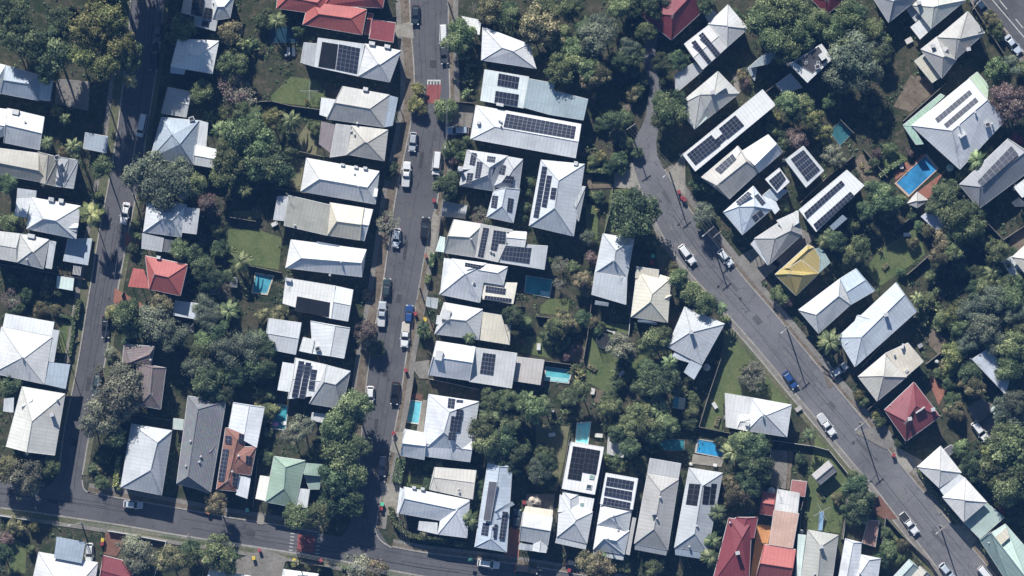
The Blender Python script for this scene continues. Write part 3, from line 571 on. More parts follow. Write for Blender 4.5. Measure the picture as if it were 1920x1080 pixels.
# ---- centre top
house((2,0), 'white pyramid-roofed house beside the lushest trees, top centre', [('h',[(1060,200),(1405,330),(1462,515),(1050,452)],(1205,358),(1290,385),{'p':.5}),('s',[(900,120),(1052,150),(1035,262),(980,235)],{'c':WHT,'n':'awning_roof','d':1})], c=(.74,.74,.74))
house((2,0), 'white and pale green house with two panel grids', [('f',[(1075,522),(1407,577),(1365,812),(1043,755)],{'c':(.72,.78,.76),'r':.3}),('f',[(1405,590),(1595,625),(1560,860),(1365,805)],{'c':(.40,.48,.50),'d':0,'r':.8}),('f',[(1590,680),(1850,745),(1815,902),(1550,858)],{'c':(.40,.48,.50),'d':0,'r':.6}),
  ('pv',[(1180,548),(1336,578),(1322,668),(1168,640)],6,2),('pv',[(1157,680),(1332,708),(1320,800),(1146,768)],6,2),('box',(1190,785),1.5,.6)], c=MINT)
house((3,0), 'long white roof with long block of solar panels', [('h',[(-270,790),(518,932),(477,1185),(-312,1042)],(-130,950),(498,1062),{'p':.3}),('pv',[(-42,850),(482,948),(466,1042),(-66,952)],16,4),('vent',(-95,905)),('vent',(-80,915)),('vent',(-82,945)),('box',(-250,920),.6,.6)], c=(.76,.77,.76))
house((2,1), 'complex grey roof with many small solar groups', [('h',[(885,312),(945,45),(1250,90),(1140,352)],(1100,232),(1108,178)),('h',[(1130,320),(1235,92),(1362,115),(1330,352)],(1240,270),(1290,190)),('h',[(870,210),(880,168),(960,185),(940,225)],(875,190),(990,190),{'e':3.3}),
  ('pv',[(976,62),(1018,70),(1000,163),(960,155)],2,5),('pv',[(1018,130),(1062,137),(1038,263),(1000,256)],2,7),('pv',[(945,215),(992,220),(970,316),(932,310)],2,5),('pv',[(1095,88),(1158,96),(1150,138),(1090,131)],4,2),('pv',[(1142,172),(1182,182),(1168,250),(1130,240)],2,3),('pv',[(1193,152),(1236,162),(1222,230),(1180,220)],2,3),('pv',[(1240,235),(1300,245),(1285,300),(1200,290)],4,2),
  ('chim',(895,190))], c=(.50,.51,.52))
house((2,1), 'small hipped roof with two facing solar groups', [('h',[(1090,548),(1142,350),(1340,340),(1290,592)],(1205,465),(1232,330)),('pv',[(1132,385),(1179,391),(1165,486),(1120,478)],2,5),('pv',[(1252,403),(1294,412),(1280,516),(1240,505)],2,5)], c=(.60,.64,.67))
house((2,1), 'grey house with dark solar strips and white vaulted roof', [('h',[(845,567),(1065,602),(1012,852),(768,815)],(800,690),(960,700),{'c':(.62,.60,.54)}),('f',[(1045,600),(1285,645),(1175,886),(1008,850)],{'c':(.52,.51,.48),'e':4.0,'r':.2}),('f',[(1200,745),(1548,765),(1522,942),(1170,885)],{'c':(.5,.52,.54),'e':3.7,'r':.2}),
  ('h',[(1240,650),(1390,660),(1375,775),(1235,760)],(1240,700),(1385,715),{'c':WHT,'e':4.1,'p':.3}),('s',[(740,690),(780,700),(770,812),(705,805)],{'c':MINT,'d':1}),('pv',[(1065,625),(1109,632),(1065,852),(1022,843)],2,10),('pv',[(1142,645),(1262,662),(1250,752),(1128,738)],5,4),('pv',[(1128,740),(1178,747),(1165,803),(1118,796)],2,2),('pv',[(1212,772),(1428,778),(1410,900),(1198,868)],8,3),('vent',(975,715)),('vent',(1120,805)),('vent',(1140,815))], c=(.55,.54,.50))
# arched carport
def vault(T, q, label, c, e=2.6, rise=1.1):
    q = [tp(T, p) for p in q]; HOUSEPX.append(q); ctr = (sum(p[0] for p in q)/4, sum(p[1] for p in q)/4); LAND.append((ctr, label))
    H = empty('arched_carport', W(*ctr), label, 'carport'); A, B, C, D = [W(*p, e) for p in q]; mb = MB(); n = 12; L = []
    for k in range(n + 1):
        f = k / n; z = Vector((0, 0, rise * math.sin(math.pi * f))); L.append((A.lerp(D, f) + z, B.lerp(C, f) + z))
    for k in range(n):
        mb.face(ccw([L[k][0], L[k][1], L[k+1][1], L[k+1][0]]), 0, [(0, k*.4), (5, k*.4), (5, k*.4+.4), (0, k*.4+.4)])
        a, b = L[k]; c_, d_ = L[k+1]; dz = Vector((0, 0, .06)); mb.face([a-dz, c_-dz, d_-dz, b-dz])
    mb.build('roof', roofmat(c), H)
    for p in (A, B, C, D): m2 = MB(); m2.box((p.x, p.y, e/2), (.12, .12, e)); m2.build('post', M_post, H)
vault((2,1), [(765,425),(945,460),(930,562),(752,540)], 'dark grey arched carport beside the middle street', MG)
house((2,1), 'white house with solar strips facing the middle street hedges', [('h',[(828,860),(1090,895),(1040,1190),(735,1128)],(928,973),(934,975)),('h',[(880,868),(1248,922),(1215,1060),(900,1010)],(990,938),(1172,968),{'p':.45}),('s',[(770,855),(828,862),(790,1075),(740,1120)],{'c':PALE,'d':1}),('s',[(1050,1030),(1320,1040),(1290,1200),(1060,1165)],{'c':(.72,.68,.58),'n':'annex_roof','d':2}),
  ('pv',[(930,888),(1170,930),(1165,962),(924,920)],12,2),('pv',[(1085,1062),(1235,1085),(1228,1128),(1078,1108)],7,2),('pv',[(1078,1135),(1278,1160),(1272,1188),(1070,1165)],9,1),('sky',[(990,1038),(1005,1040),(1003,1058),(987,1056)])], c=(.70,.71,.72))
house((2,2), 'cream and grey house with flat cream rear roof', [('h',[(770,108),(1060,160),(1030,388),(700,345)],(800,230),(935,245),{'c':(.62,.62,.60)}),('f',[(1058,182),(1200,205),(1262,425),(1028,388)],{'c':CRM,'e':3.2}),('f',[(1195,270),(1268,280),(1262,425),(1190,415)],{'c':CRM,'e':3.1}),('f',[(720,205),(810,220),(805,285),(710,270)],{'c':WHT,'e':3.9,'w':.1}),('s',[(640,65),(730,78),(718,157),(630,137)],{'c':(.55,.58,.57),'n':'awning_roof'}),('box',(785,200),1.7,2.0)], c=(.6,.6,.57))
house((2,2), 'bright white and grey house with flat solar middle', [('h',[(715,398),(1005,442),(962,695),(652,652)],(690,515),(985,560)),('f',[(1003,447),(1318,490),(1277,752),(958,702)],{'c':(.56,.57,.56),'r':.15}),('f',[(1300,515),(1522,542),(1492,727),(1283,695)],{'c':(.50,.47,.44),'e':3.0,'r':.1}),('box',(732,505),1.5,2.0),('pv',[(1062,485),(1158,497),(1140,656),(1038,640)],4,5)], c=(.72,.73,.74))
house((2,2), 'white L-shaped house beside the roadside lap pool', [('h',[(600,1230),(655,797),(1032,853),(970,1270)],(770,1080),(812,930)),('h',[(475,1058),(640,1090),(622,1288),(443,1258)],(458,1165),(632,1185)),('h',[(640,1075),(988,1140),(965,1305),(622,1262)],(635,1165),(980,1215),{'p':.4}),
  ('pv',[(802,824),(857,832),(846,906),(795,898)],2,3),('pv',[(866,835),(916,841),(912,863),(861,858)],2,1),('pv',[(866,905),(916,913),(908,985),(856,976)],2,3),('pv',[(826,958),(905,972),(890,1082),(810,1076)],3,4),('pv',[(805,1082),(862,1085),(850,1146),(799,1140)],2,3)], c=(.68,.70,.72))
house((2,3), 'beige flat-roofed house above the corner hedge house', [('h',[(700,265),(1012,290),(985,505),(660,432)],(690,340),(1000,380),{'p':.12}),('vent',(880,430)),('vent',(885,450))], c=(.62,.59,.53))
house((2,3), 'white gabled house inside the curved corner hedge', [('h',[(470,412),(962,512),(945,700),(430,610)],(475,500),(850,578)),('h',[(722,768),(750,620),(962,520),(942,795)],(855,605),(880,570)),('s',[(440,415),(488,440),(455,612),(415,605)],{'c':(.66,.69,.72),'d':1}),('s',[(583,668),(722,680),(720,768),(573,735)],{'c':WHT,'e':3.6,'d':0}),('box',(545,415),.8,.5),('box',(610,425),.8,.5)], c=(.68,.70,.73))
house((2,3), 'narrow blue roof with dark recess and solar columns', [('h',[(1000,862),(1100,225),(1282,262),(1240,902)],(1120,800),(1185,262),{'p':.3}),('f',[(1108,370),(1168,375),(1118,668),(1065,662)],{'c':(.13,.13,.15),'e':5.1}),('pv',[(1035,675),(1112,686),(1100,782),(1018,770)],3,4),('pv',[(1148,690),(1175,693),(1162,798),(1137,794)],1,4),('pv',[(1210,593),(1252,601),(1222,813),(1182,805)],2,8),
  ('s',[(1145,600),(1280,520),(1300,545),(1160,615)],{'c':WHT,'n':'dormer_roof','e':5.2}),('vent',(1135,708))], c=(.50,.56,.63))
house((3,3), 'small gabled house with paved rear courtyard', [('h',[(82,605),(305,640),(270,850),(55,812)],(68,706),(288,742),{'p':.5}),('s',[(55,832),(270,865),(262,905),(48,882)],{'c':PALE}),('s',[(102,555),(308,585),(303,638),(84,603)],{'c':CRM,'d':2}),('h',[(155,890),(165,805),(272,800),(256,905)],(205,900),(218,797),{'c':PALE,'e':3.5,'p':.3})], c=(.56,.57,.56))
house((3,3), 'long white house with black roof array behind aqua pool', [('f',[(440,75),(690,115),(620,470),(375,425)],{'e':4.4,'r':.1}),('f',[(490,478),(617,500),(598,600),(480,580)],{'e':3.4}),('h',[(338,785),(360,470),(605,600),(562,838)],(468,682),(480,660),{'e':3.6,'c':(.66,.67,.67)}),('h',[(345,600),(385,445),(500,468),(488,600)],(440,590),(437,505),{'c':(.66,.67,.67),'p':.5,'e':3.7}),
  ('s',[(335,785),(562,832),(553,882),(322,832)],{'c':PALE}),('pv',[(458,105),(556,121),(517,367),(415,350)],3,6,1),('pv',[(558,121),(662,140),(631,322),(528,302)],3,5,1),('sky',[(582,320),(620,325),(614,356),(578,350)],(.25,.4,.33)),('sky',[(560,390),(602,396),(595,432),(554,425)]),('sky',[(510,528),(538,531),(533,572),(507,568)],(.25,.4,.33))], c=(.82,.80,.77), worn=.08)
house((3,3), 'white house with three stacked solar rows', [('f',[(705,308),(945,350),(905,582),(662,540)],{'e':4.3,'r':.15}),('h',[(640,695),(668,540),(897,588),(870,760)],(735,640),(800,620),{'c':(.68,.69,.69)}),('h',[(610,882),(640,700),(880,740),(842,920)],(690,800),(782,815)),('s',[(614,868),(842,905),(834,962),(605,925)],{'c':PALE}),('s',[(905,640),(932,645),(882,925),(852,915)],{'c':(.72,.70,.64),'d':3}),
  ('pv',[(714,335),(916,370),(905,436),(702,402)],7,2),('pv',[(700,412),(902,448),(895,516),(690,476)],7,2),('pv',[(690,490),(890,530),(882,578),(680,542)],7,2),('vent',(765,628)),('vent',(720,800)),('vent',(795,737))], c=(.78,.79,.79), worn=.1)
house((3,3), 'long plain grey hip roof with two roof vents', [('f',[(1035,198),(1267,238),(1247,360),(1015,318)],{'c':(.52,.52,.51),'e':3.4}),('h',[(918,838),(1015,315),(1250,356),(1168,888)],(1065,728),(1115,445)),('s',[(922,842),(1166,890),(1156,927),(920,882)],{'c':LG}),('vent',(1112,490)),('vent',(1088,648)),('chim',(1060,605))], c=(.43,.42,.40))
house((4,3), 'grey hip roof with dark panels below the blue pool', [('h',[(-62,868),(48,268),(300,308),(185,905)],(90,762),(148,405)),('s',[(-60,872),(187,912),(176,957),(-55,922)],{'c':BG}),('pv',[(48,385),(136,392),(108,555),(22,545)],2,4,1),('pv',[(160,402),(212,412),(194,548),(146,540)],1,4,1),('pv',[(216,385),(260,390),(240,550),(198,546)],1,4,1),('vent',(108,705)),('vent',(50,860))], c=(.50,.52,.53))
house((3,3), 'plain grey garden shed beneath bushy tree', [('f',[(722,40),(857,66),(835,192),(712,165)],{'d':1})], c=(.5,.49,.47), e=2.5, name='shed', cat='shed')
house((4,3), 'maroon hip-roofed house beside the orange driveway', [('h',[(215,1150),(345,645),(520,665),(495,1150)],(395,900),(445,800)),('h',[(380,660),(400,640),(565,640),(535,795)],(440,790),(480,650),{'p':.2}),('chim',(410,905)),('vent',(355,680))], c=MAR, worn=.15)
house((4,3), 'peach ribbed roof above the red garage gable', [('f',[(685,585),(872,612),(826,872),(648,845)],{'r':.15})], c=PCH, e=3.5)
house((4,3), 'red garage gable below the peach ribbed roof', [('h',[(612,842),(848,882),(795,1150),(545,1110)],(580,985),(826,1022))], c=RED, e=3.3, worn=.15)
house((4,3), 'streaky white flat roof touching the peach roof', [('f',[(712,430),(878,460),(862,606),(690,582)],{'r':.15})], c=(.74,.72,.68), e=3.3, worn=.45)
house((4,3), 'tiny red gabled shed left of streaky white roof', [('h',[(600,448),(697,462),(675,630),(580,615)],(590,530),(686,545))], c=RED, e=2.7, name='shed', cat='shed', worn=.1)
house((4,3), 'faded pink flat roof over the rear patio', [('f',[(820,360),(932,372),(916,487),(805,465)],{'r':.2})], c=(.45,.2,.18), e=2.6, name='patio_roof', cat='shed', worn=.5)
house((4,3), 'grey-green long roof at the bottom, beside clothesline lawn', [('h',[(875,1200),(940,735),(1167,775),(1110,1200)],(1010,1130),(1035,860)),('s',[(866,765),(926,772),(884,1100),(845,1090)],{'c':MINT,'d':1}),('chim',(1035,858)),('vent',(990,1065))], c=(.44,.44,.40))
house((4,3), 'grey gabled garden shed on the lawn', [('h',[(970,322),(1095,215),(1157,292),(1030,396)],(1000,358),(1126,253))], c=(.40,.38,.37), e=2.6, name='shed', cat='shed')
house((5,3), 'patchy white roof with rusty valley, bottom edge', [('h',[(-130,1200),(-60,800),(60,830),(40,1200)],(-60,1150),(0,830)),('h',[(20,1140),(60,920),(205,950),(170,1200)],(40,1080),(120,960)),('vent',(50,1060))], c=(.70,.72,.74), worn=.45)
house((5,3), 'long rusty striped lean-to beside the side lane', [('f',[(110,660),(196,666),(165,862),(65,832)],{'r':.2,'d':1})], c=(.38,.22,.17), e=2.5, name='lean_to', cat='shed', worn=.6)
house((5,3), 'twin white pyramid roofs facing the diagonal road', [('h',[(655,105),(812,305),(642,418),(478,262)],(648,282),(652,287),{'p':.45}),('h',[(840,348),(1002,527),(828,675),(668,490)],(830,508),(834,512),{'p':.45}),('f',[(765,300),(845,350),(690,490),(640,418)],{'c':PALE,'e':3.3})], c=(.76,.75,.72))
house((5,3), 'flat pale green roof behind twin white pyramids', [('f',[(1000,530),(1132,642),(950,802),(830,680)],{'r':.2})], c=(.40,.50,.46), e=2.9, name='carport', cat='carport')
house((5,3), 'green metal roof with cream corner, bottom right', [('h',[(950,812),(1140,690),(1420,1010),(1210,1210)],(1030,750),(1300,1100),{'c':(.44,.56,.50)}),('f',[(1010,832),(1150,715),(1170,790),(1110,845)],{'c':CRM,'e':5.3,'r':.05})], c=(.44,.56,.50))
house((5,3), 'split grey roof at bottom beside leafy verge', [('h',[(300,1085),(420,955),(490,1020),(390,1140)],(330,1120),(450,990),{'c':(.42,.50,.48)}),('h',[(400,1120),(500,1005),(610,1100),(500,1200)],(450,1160),(550,1050),{'c':BEI})], c=LG)
# ---- centre / diagonal west side
house((3,1), 'white hip house with triple solar column', [('h',[(128,614),(218,120),(545,152),(462,692)],(320,480),(350,275)),('h',[(370,415),(500,315),(552,320),(500,580)],(400,400),(480,480),{'c':LG,'p':.3,'e':3.5}),('pv',[(226,165),(268,172),(200,560),(158,552)],1,13),('pv',[(262,233),(303,239),(260,480),(220,472)],1,8),('pv',[(296,325),(338,330),(323,418),(283,412)],1,3),('box',(478,145),.8,.8)], c=(.62,.65,.67))
house((3,1), 'long silver roof with small white gablet beside round tree', [('h',[(622,965),(682,672),(915,712),(863,1005)],(768,868),(778,800)),('f',[(622,962),(863,1003),(855,1205),(598,1130)],{'c':(.50,.53,.55),'r':.2}),('h',[(722,790),(768,748),(908,758),(775,862)],(740,800),(860,760),{'c':WHT,'e':4.4,'p':.2}),('s',[(625,1172),(725,1190),(722,1218),(620,1204)],{'c':PALE}),('vent',(765,875))], c=(.58,.61,.63))
house((3,2), 'cream hip-roofed house beside the sloping road corner', [('h',[(893,217),(940,-150),(1192,-75),(1167,260)],(1038,103),(1052,45)),('h',[(1070,125),(1100,60),(1195,52),(1165,120)],(1080,110),(1190,58),{'e':3.5}),('f',[(935,-160),(1102,-135),(1095,-55),(925,-75)],{'c':CRM,'e':3.9}),('s',[(945,225),(1088,260),(1085,278),(942,255)],{'c':BG})], c=(.72,.68,.56), worn=.12)
house((4,2), 'silver-grey pyramid house at point of triangle lawn', [('h',[(15,140),(315,270),(145,575),(-115,442)],(62,328),(68,332),{'p':.45}),('s',[(-10,415),(115,492),(55,562),(-90,520)],{'c':(.62,.66,.70),'n':'annex_roof'}),('s',[(58,542),(147,582),(85,688),(8,632)],{'c':(.5,.55,.6),'n':'annex_roof','d':0}),('chim',(62,330))], c=(.60,.62,.63))
house((4,2), 'white cross-gabled house beside the triangular lawn', [('h',[(515,822),(817,877),(782,1118),(480,1072)],(605,945),(625,955)),('f',[(318,790),(530,825),(482,1072),(325,1042)],{'c':(.70,.69,.66),'r':.25}),('h',[(410,1050),(425,930),(505,940),(550,1008)],(430,1000),(500,985),{'c':WHT,'p':.25}),('vent',(600,960)),('box',(485,1018),.8,.8)], c=(.70,.71,.72))
# ---- diagonal east side
house((4,0), 'white and grey house with cross-ridged pyramid end', [('h',[(340,35),(492,215),(335,352),(190,180)],(332,193),(338,198),{'p':.5}),('h',[(12,330),(200,185),(338,350),(150,522)],(80,430),(270,270),{'c':(.70,.69,.66),'p':.12}),('f',[(170,120),(232,75),(258,112),(195,162)],{'c':BG,'e':2.8}),('pv',[(150,240),(282,400),(250,432),(118,266)],9,2),('pv',[(95,300),(217,460),(190,482),(62,320)],9,1)], c=(.66,.66,.64))
house((4,0), 'narrow grey flat roof left of beige cottage', [('f',[(-60,560),(90,468),(148,532),(-50,700)],{'r':.2})], c=LG, e=3)
house((4,0), 'beige and silver cottage with mint rear extension', [('h',[(-50,800),(265,535),(425,700),(92,965)],(130,710),(235,708),{'c':(.50,.50,.47)}),('s',[(40,905),(132,815),(187,885),(90,972)],{'c':MINT,'d':1,'e':3.5}),('chim',(222,695)),('box',(280,680),3.0,.35,.6)], c=BEI)
house((4,0), 'long flat white roof beside the winding lane', [('f',[(0,1160),(600,672),(697,788),(95,1285)],{'r':.25,'e':4.8}),('pv',[(270,965),(395,862),(462,940),(335,1045)],5,4),('pv',[(30,1158),(215,1010),(285,1090),(95,1240)],8,4),('pv',[(240,1050),(300,1000),(330,1040),(275,1090)],2,2)], c=(.80,.79,.76), worn=.1)
house((4,0), 'white-rimmed box building with black roof deck', [('f',[(800,480),(1042,330),(1122,440),(935,620)],{'r':.05,'e':5}),('f',[(842,470),(1020,348),(1088,450),(972,548)],{'r':.05,'e':5.15,'c':(.06,.06,.065)}),('box',(1045,425),1.1,1.4,.6),('sky',[(918,460),(938,460),(935,482),(916,482)]),('sky',[(1005,458),(1028,458),(1025,482),(1004,482)]),('ac',(1010,500))], c=(.66,.66,.64))
house((4,0), 'blue flat carport roof below the black deck building', [('f',[(700,632),(808,550),(897,655),(760,702)],{'r':.2})], c=BG, e=2.7, name='carport', cat='carport')
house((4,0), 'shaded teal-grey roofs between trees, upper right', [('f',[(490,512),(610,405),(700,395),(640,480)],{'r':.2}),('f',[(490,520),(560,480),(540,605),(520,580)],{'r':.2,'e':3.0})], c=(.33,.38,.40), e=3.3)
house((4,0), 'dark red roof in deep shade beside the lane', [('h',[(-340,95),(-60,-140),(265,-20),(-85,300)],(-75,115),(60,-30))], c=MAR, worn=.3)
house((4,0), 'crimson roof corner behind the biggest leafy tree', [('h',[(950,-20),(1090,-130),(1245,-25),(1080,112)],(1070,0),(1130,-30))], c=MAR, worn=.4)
house((4,1), 'beige and white stepped house with brown solar panels', [('h',[(140,250),(415,15),(575,205),(350,412)],(255,310),(480,130),{'c':(.48,.46,.42)}),('h',[(435,60),(640,-70),(750,62),(577,212)],(540,160),(705,0),{'c':(.80,.80,.80)}),('h',[(330,110),(410,15),(480,110),(400,190)],(370,150),(430,60),{'c':WHT,'e':4.0,'p':.3}),('pv',[(375,70),(402,112),(285,226),(240,190)],3,5)], c=BEI)
house((4,1), 'small white cube with solar panels near flat array house', [('f',[(620,265),(725,180),(802,285),(710,368)],{'r':.1}),('pv',[(645,275),(735,200),(775,262),(705,350)],5,3)], c=(.76,.76,.75), e=4.4, name='studio', cat='building')
house((4,1), 'white box roof fully covered by solar grid', [('f',[(770,120),(905,15),(1060,200),(925,325)],{'r':.1,'e':5}),('f',[(600,385),(660,335),(795,345),(705,425)],{'c':BG,'e':3.2}),('pv',[(810,112),(905,42),(1032,195),(935,282)],6,5)], c=(.60,.62,.62))
house((4,1), 'blue-white cottage with three separate solar groups', [('h',[(305,512),(530,315),(667,490),(448,682)],(420,470),(540,468),{'c':(.64,.70,.76)}),('s',[(595,388),(655,335),(728,492),(692,527)],{'c':(.66,.70,.73),'n':'annex_roof','d':3}),('pv',[(490,355),(521,376),(425,463),(396,435)],2,5),('pv',[(565,372),(623,440),(595,463),(537,390)],5,2),('pv',[(590,490),(613,532),(545,592),(515,550)],4,2)], c=(.66,.70,.74))
house((4,1), 'long white roof with two parallel solar strips', [('f',[(873,495),(1232,195),(1362,312),(1002,658)],{'r':.35}),('s',[(1100,620),(1200,530),(1235,560),(1130,650)],{'c':BG}),('pv',[(910,518),(1190,272),(1216,302),(930,562)],12,2),('pv',[(980,603),(1258,355),(1290,390),(1005,647)],12,2)], c=(.82,.82,.80), e=4.6, worn=.08)
house((4,1), 'mid-grey hip roof with white rear patchwork', [('h',[(537,710),(858,500),(895,682),(650,905)],(690,710),(810,650),{'c':(.38,.38,.37)}),('f',[(705,575),(868,500),(872,590),(765,658)],{'c':(.76,.75,.70),'e':4.6,'r':.1}),('s',[(508,750),(540,715),(668,873),(640,912)],{'c':PALE,'d':1})], c=MG)
house((4,1), 'mustard yellow roof beside grey carpark', [('h',[(692,980),(738,936),(1022,970),(850,1138)],(800,975),(900,985),{'p':.7}),('h',[(738,940),(940,755),(985,775),(890,875)],(790,930),(940,790),{'p':.5}),('f',[(790,930),(890,870),(1022,970),(900,985)],{'r':.5}),('f',[(870,890),(985,777),(1030,860),(1022,968)],{'c':(.36,.29,.12),'e':3.5,'r':.1}),('s',[(975,790),(1040,770),(1110,890),(1020,970)],{'c':(.30,.38,.36),'n':'awning_roof','d':3})], c=YEL, worn=.15)
house((4,2), 'cream and blue house facing the diagonal road', [('h',[(868,165),(1180,-70),(1260,125),(1020,342)],(1000,200),(1170,60),{'c':(.64,.65,.64)}),('h',[(1180,-70),(1300,-145),(1442,20),(1262,125)],(1230,30),(1370,-60),{'c':(.50,.58,.65),'p':.25})], c=PALE)
house((5,2), 'large steel-blue hip roof beside the deep palms', [('h',[(-120,372),(320,-40),(477,175),(12,592)],(60,370),(385,50),{'p':.38}),('h',[(-60,420),(30,205),(225,215),(115,320)],(0,370),(120,230),{'c':(.66,.70,.74),'p':.2,'e':3.9}),('chim',(242,200))], c=(.58,.63,.68))
house((5,2), 'beige pyramid and flat cream roof above the red house', [('h',[(35,665),(245,488),(400,668),(178,850)],(226,660),(231,664)),('f',[(240,490),(410,412),(527,552),(390,670)],{'c':(.66,.60,.49),'r':.4}),('vent',(308,500)),('sky',[(385,622),(402,605),(418,620),(400,637)],(.5,.5,.5)),('box',(370,435),.4,1)], c=(.56,.54,.48))
house((5,2), 'crimson many-gabled house beside the diagonal road', [('h',[(232,915),(455,705),(652,965),(395,1150)],(395,1000),(470,885)),('h',[(275,885),(365,810),(430,860),(340,960)],(310,920),(370,840),{'e':3.7,'p':.3}),('chim',(420,980)),('vent',(508,918)),('chim',(595,910)),('box',(500,915),2.2,.25,.6)], c=(.24,.068,.078), worn=.35)
house((5,2), 'pale blue-white shed among the eastern trees', [('f',[(890,535),(1010,455),(1182,650),(1140,797)],{'r':.5})], c=(.56,.60,.66), e=3.6)
house((5,0), 'grey hip roof at top beside the dark yard', [('h',[(130,-40),(310,-190),(482,-8),(265,170)],(300,10),(312,0))], c=(.42,.43,.44))
house((5,0), 'cream and olive pyramid roof at top right', [('h',[(445,40),(610,-120),(845,0),(585,215)],(603,52),(640,40),{'c':(.66,.66,.58)}),('f',[(430,205),(515,135),(587,216),(500,295)],{'c':(.80,.80,.78),'e':3.0}),('f',[(395,65),(440,30),(512,132),(465,162)],{'c':LG,'e':2.8}),('chim',(490,22))], c=CRM, worn=.3)
house((5,0), 'double-hipped grey house near the corner road', [('h',[(628,280),(860,85),(987,247),(760,452)],(776,288),(800,290),{'c':(.46,.45,.42)}),('h',[(505,372),(628,275),(772,450),(665,587)],(672,430),(690,420),{'c':(.46,.45,.43)}),('f',[(457,460),(532,405),(662,572),(592,622)],{'c':(.58,.55,.44),'e':3.0}),('chim',(595,345)),('box',(690,370),1.0,.6,.8),('chim',(860,370))], c=LG)
house((5,0), 'large white hip roof with pale green trim', [('h',[(435,942),(872,588),(1140,905),(800,1272)],(740,980),(1005,750),{'p':.4}),('f',[(372,940),(655,703),(685,720),(435,948)],{'c':(.42,.58,.44),'e':3.3,'r':.05}),('f',[(866,588),(930,540),(1015,640),(1005,745)],{'c':(.50,.62,.46),'e':3.3,'r':.05}),('f',[(374,942),(440,948),(525,1080),(470,1085)],{'c':(.36,.52,.42),'e':3.2,'r':.05}),
  ('pv',[(610,890),(870,672),(895,705),(635,925)],10,1),('pv',[(677,932),(915,728),(942,762),(702,962)],9,1),('vent',(915,845)),('vent',(795,945)),('vent',(1040,930)),('box',(820,1015),1.5,.5,.6),('ac',(1005,935))], c=(.66,.68,.70))
house((5,1), 'dark grey hip roof with white-framed solar block', [('h',[(795,305),(1160,-40),(1420,130),(943,485)],(948,322),(1290,60)),('pv',[(930,280),(1185,12),(1240,78),(965,318)],8,2)], c=(.30,.31,.33))
house((5,1), 'white roof corner cut by the right edge', [('f',[(1205,325),(1330,230),(1420,330),(1265,402)],{'r':.2}),('s',[(1185,440),(1240,400),(1330,470),(1210,470)],{'c':(.12,.13,.15)})], c=WHT, e=3.4)
house((5,1), 'cream pyramid roof at the right edge', [('h',[(1190,848),(1320,730),(1460,880),(1310,1000)],(1320,865),(1330,868)),('f',[(1120,885),(1192,840),(1275,945),(1190,1002)],{'c':PALE,'e':2.9})], c=(.70,.66,.58))
house((5,1), 'pale lilac garden shed roof wrapped by trees', [('f',[(508,545),(590,485),(700,612),(628,655)],{'r':.2})], c=(.52,.54,.62), e=2.8, name='shed', cat='shed')
house((5,1), 'small grey pyramid gazebo at the pool corner', [('h',[(405,445),(478,360),(560,420),(480,480)],(478,425),(482,428),{'p':.5})], c=(.55,.53,.5), e=2.5, name='gazebo', cat='gazebo')
house((3,2), 'small teal and cream cubby house beside the shaded lawn', [('f',[(1215,815),(1255,822),(1245,902),(1205,895)],{'c':(.10,.32,.33)}),('f',[(1255,822),(1300,830),(1290,910),(1245,902)],{'c':(.62,.50,.36)})], c=CRM, e=2.0, name='cubby_house', cat='playhouse')
house((5,3), 'small grey shed roof below curved fence, right', [('f',[(680,130),(735,95),(765,140),(715,180)],{'r':.1,'c':(.16,.16,.17)})], c=DG, e=2.4, name='shed', cat='shed')
house((2,0), 'white roof edge at the top beside parked black car', [('h',[(-30,-120),(310,-90),(295,30),(-60,10)],(0,-60),(290,-40),{'p':.2})], c=(.66,.68,.70))
# ---------------------------------------------------------------- labels that say where a thing is
_pend = []
def later(o, desc, px): _pend.append((o, desc, px))
DIRS = ['right of', 'below right of', 'below', 'below left of', 'left of', 'above left of', 'above', 'above right of']
ORD = ['', 'second ', 'third ', 'fourth ', 'fifth ', 'sixth ', 'seventh ', 'eighth ', 'ninth ', 'tenth ']
def short(l):
    return l if len(l.split()) <= 9 else ' '.join(l.split()[:9])
def name_all():
    used = set(); onscreen = [l for l in LAND if -20 < l[0][0] < 1940 and -20 < l[0][1] < 1100]
    def sector(c, p): return int(((math.degrees(math.atan2(p[1]-c[1], p[0]-c[0])) + 382.5) % 360) // 45)
    for o, desc, px in _pend:
        same = [q for (_, d2, q) in _pend if d2 == desc]; best = None
        for c, l in sorted(onscreen, key=lambda L: math.dist(L[0], px))[:9]:
            if len(l.split()) > 11: continue
            s = sector(c, px); dd = math.dist(c, px); rk = sum(1 for q in same if sector(c, q) == s and math.dist(c, q) < dd - 1e-6)
            if rk > 9: continue
            txt = f"{desc}, {ORD[rk]}{'nearest ' if rk else ''}{DIRS[s]} the {l}"
            if len(txt.split()) > 16 or txt in used: continue
            sc_ = rk * 120 + dd
            if best is None or sc_ < best[0]: best = (sc_, txt)
        if best is None:
            best = (0, f"{desc} near pixel edge"); print('NO LABEL', desc, px)
        used.add(best[1]); o['label'] = best[1]
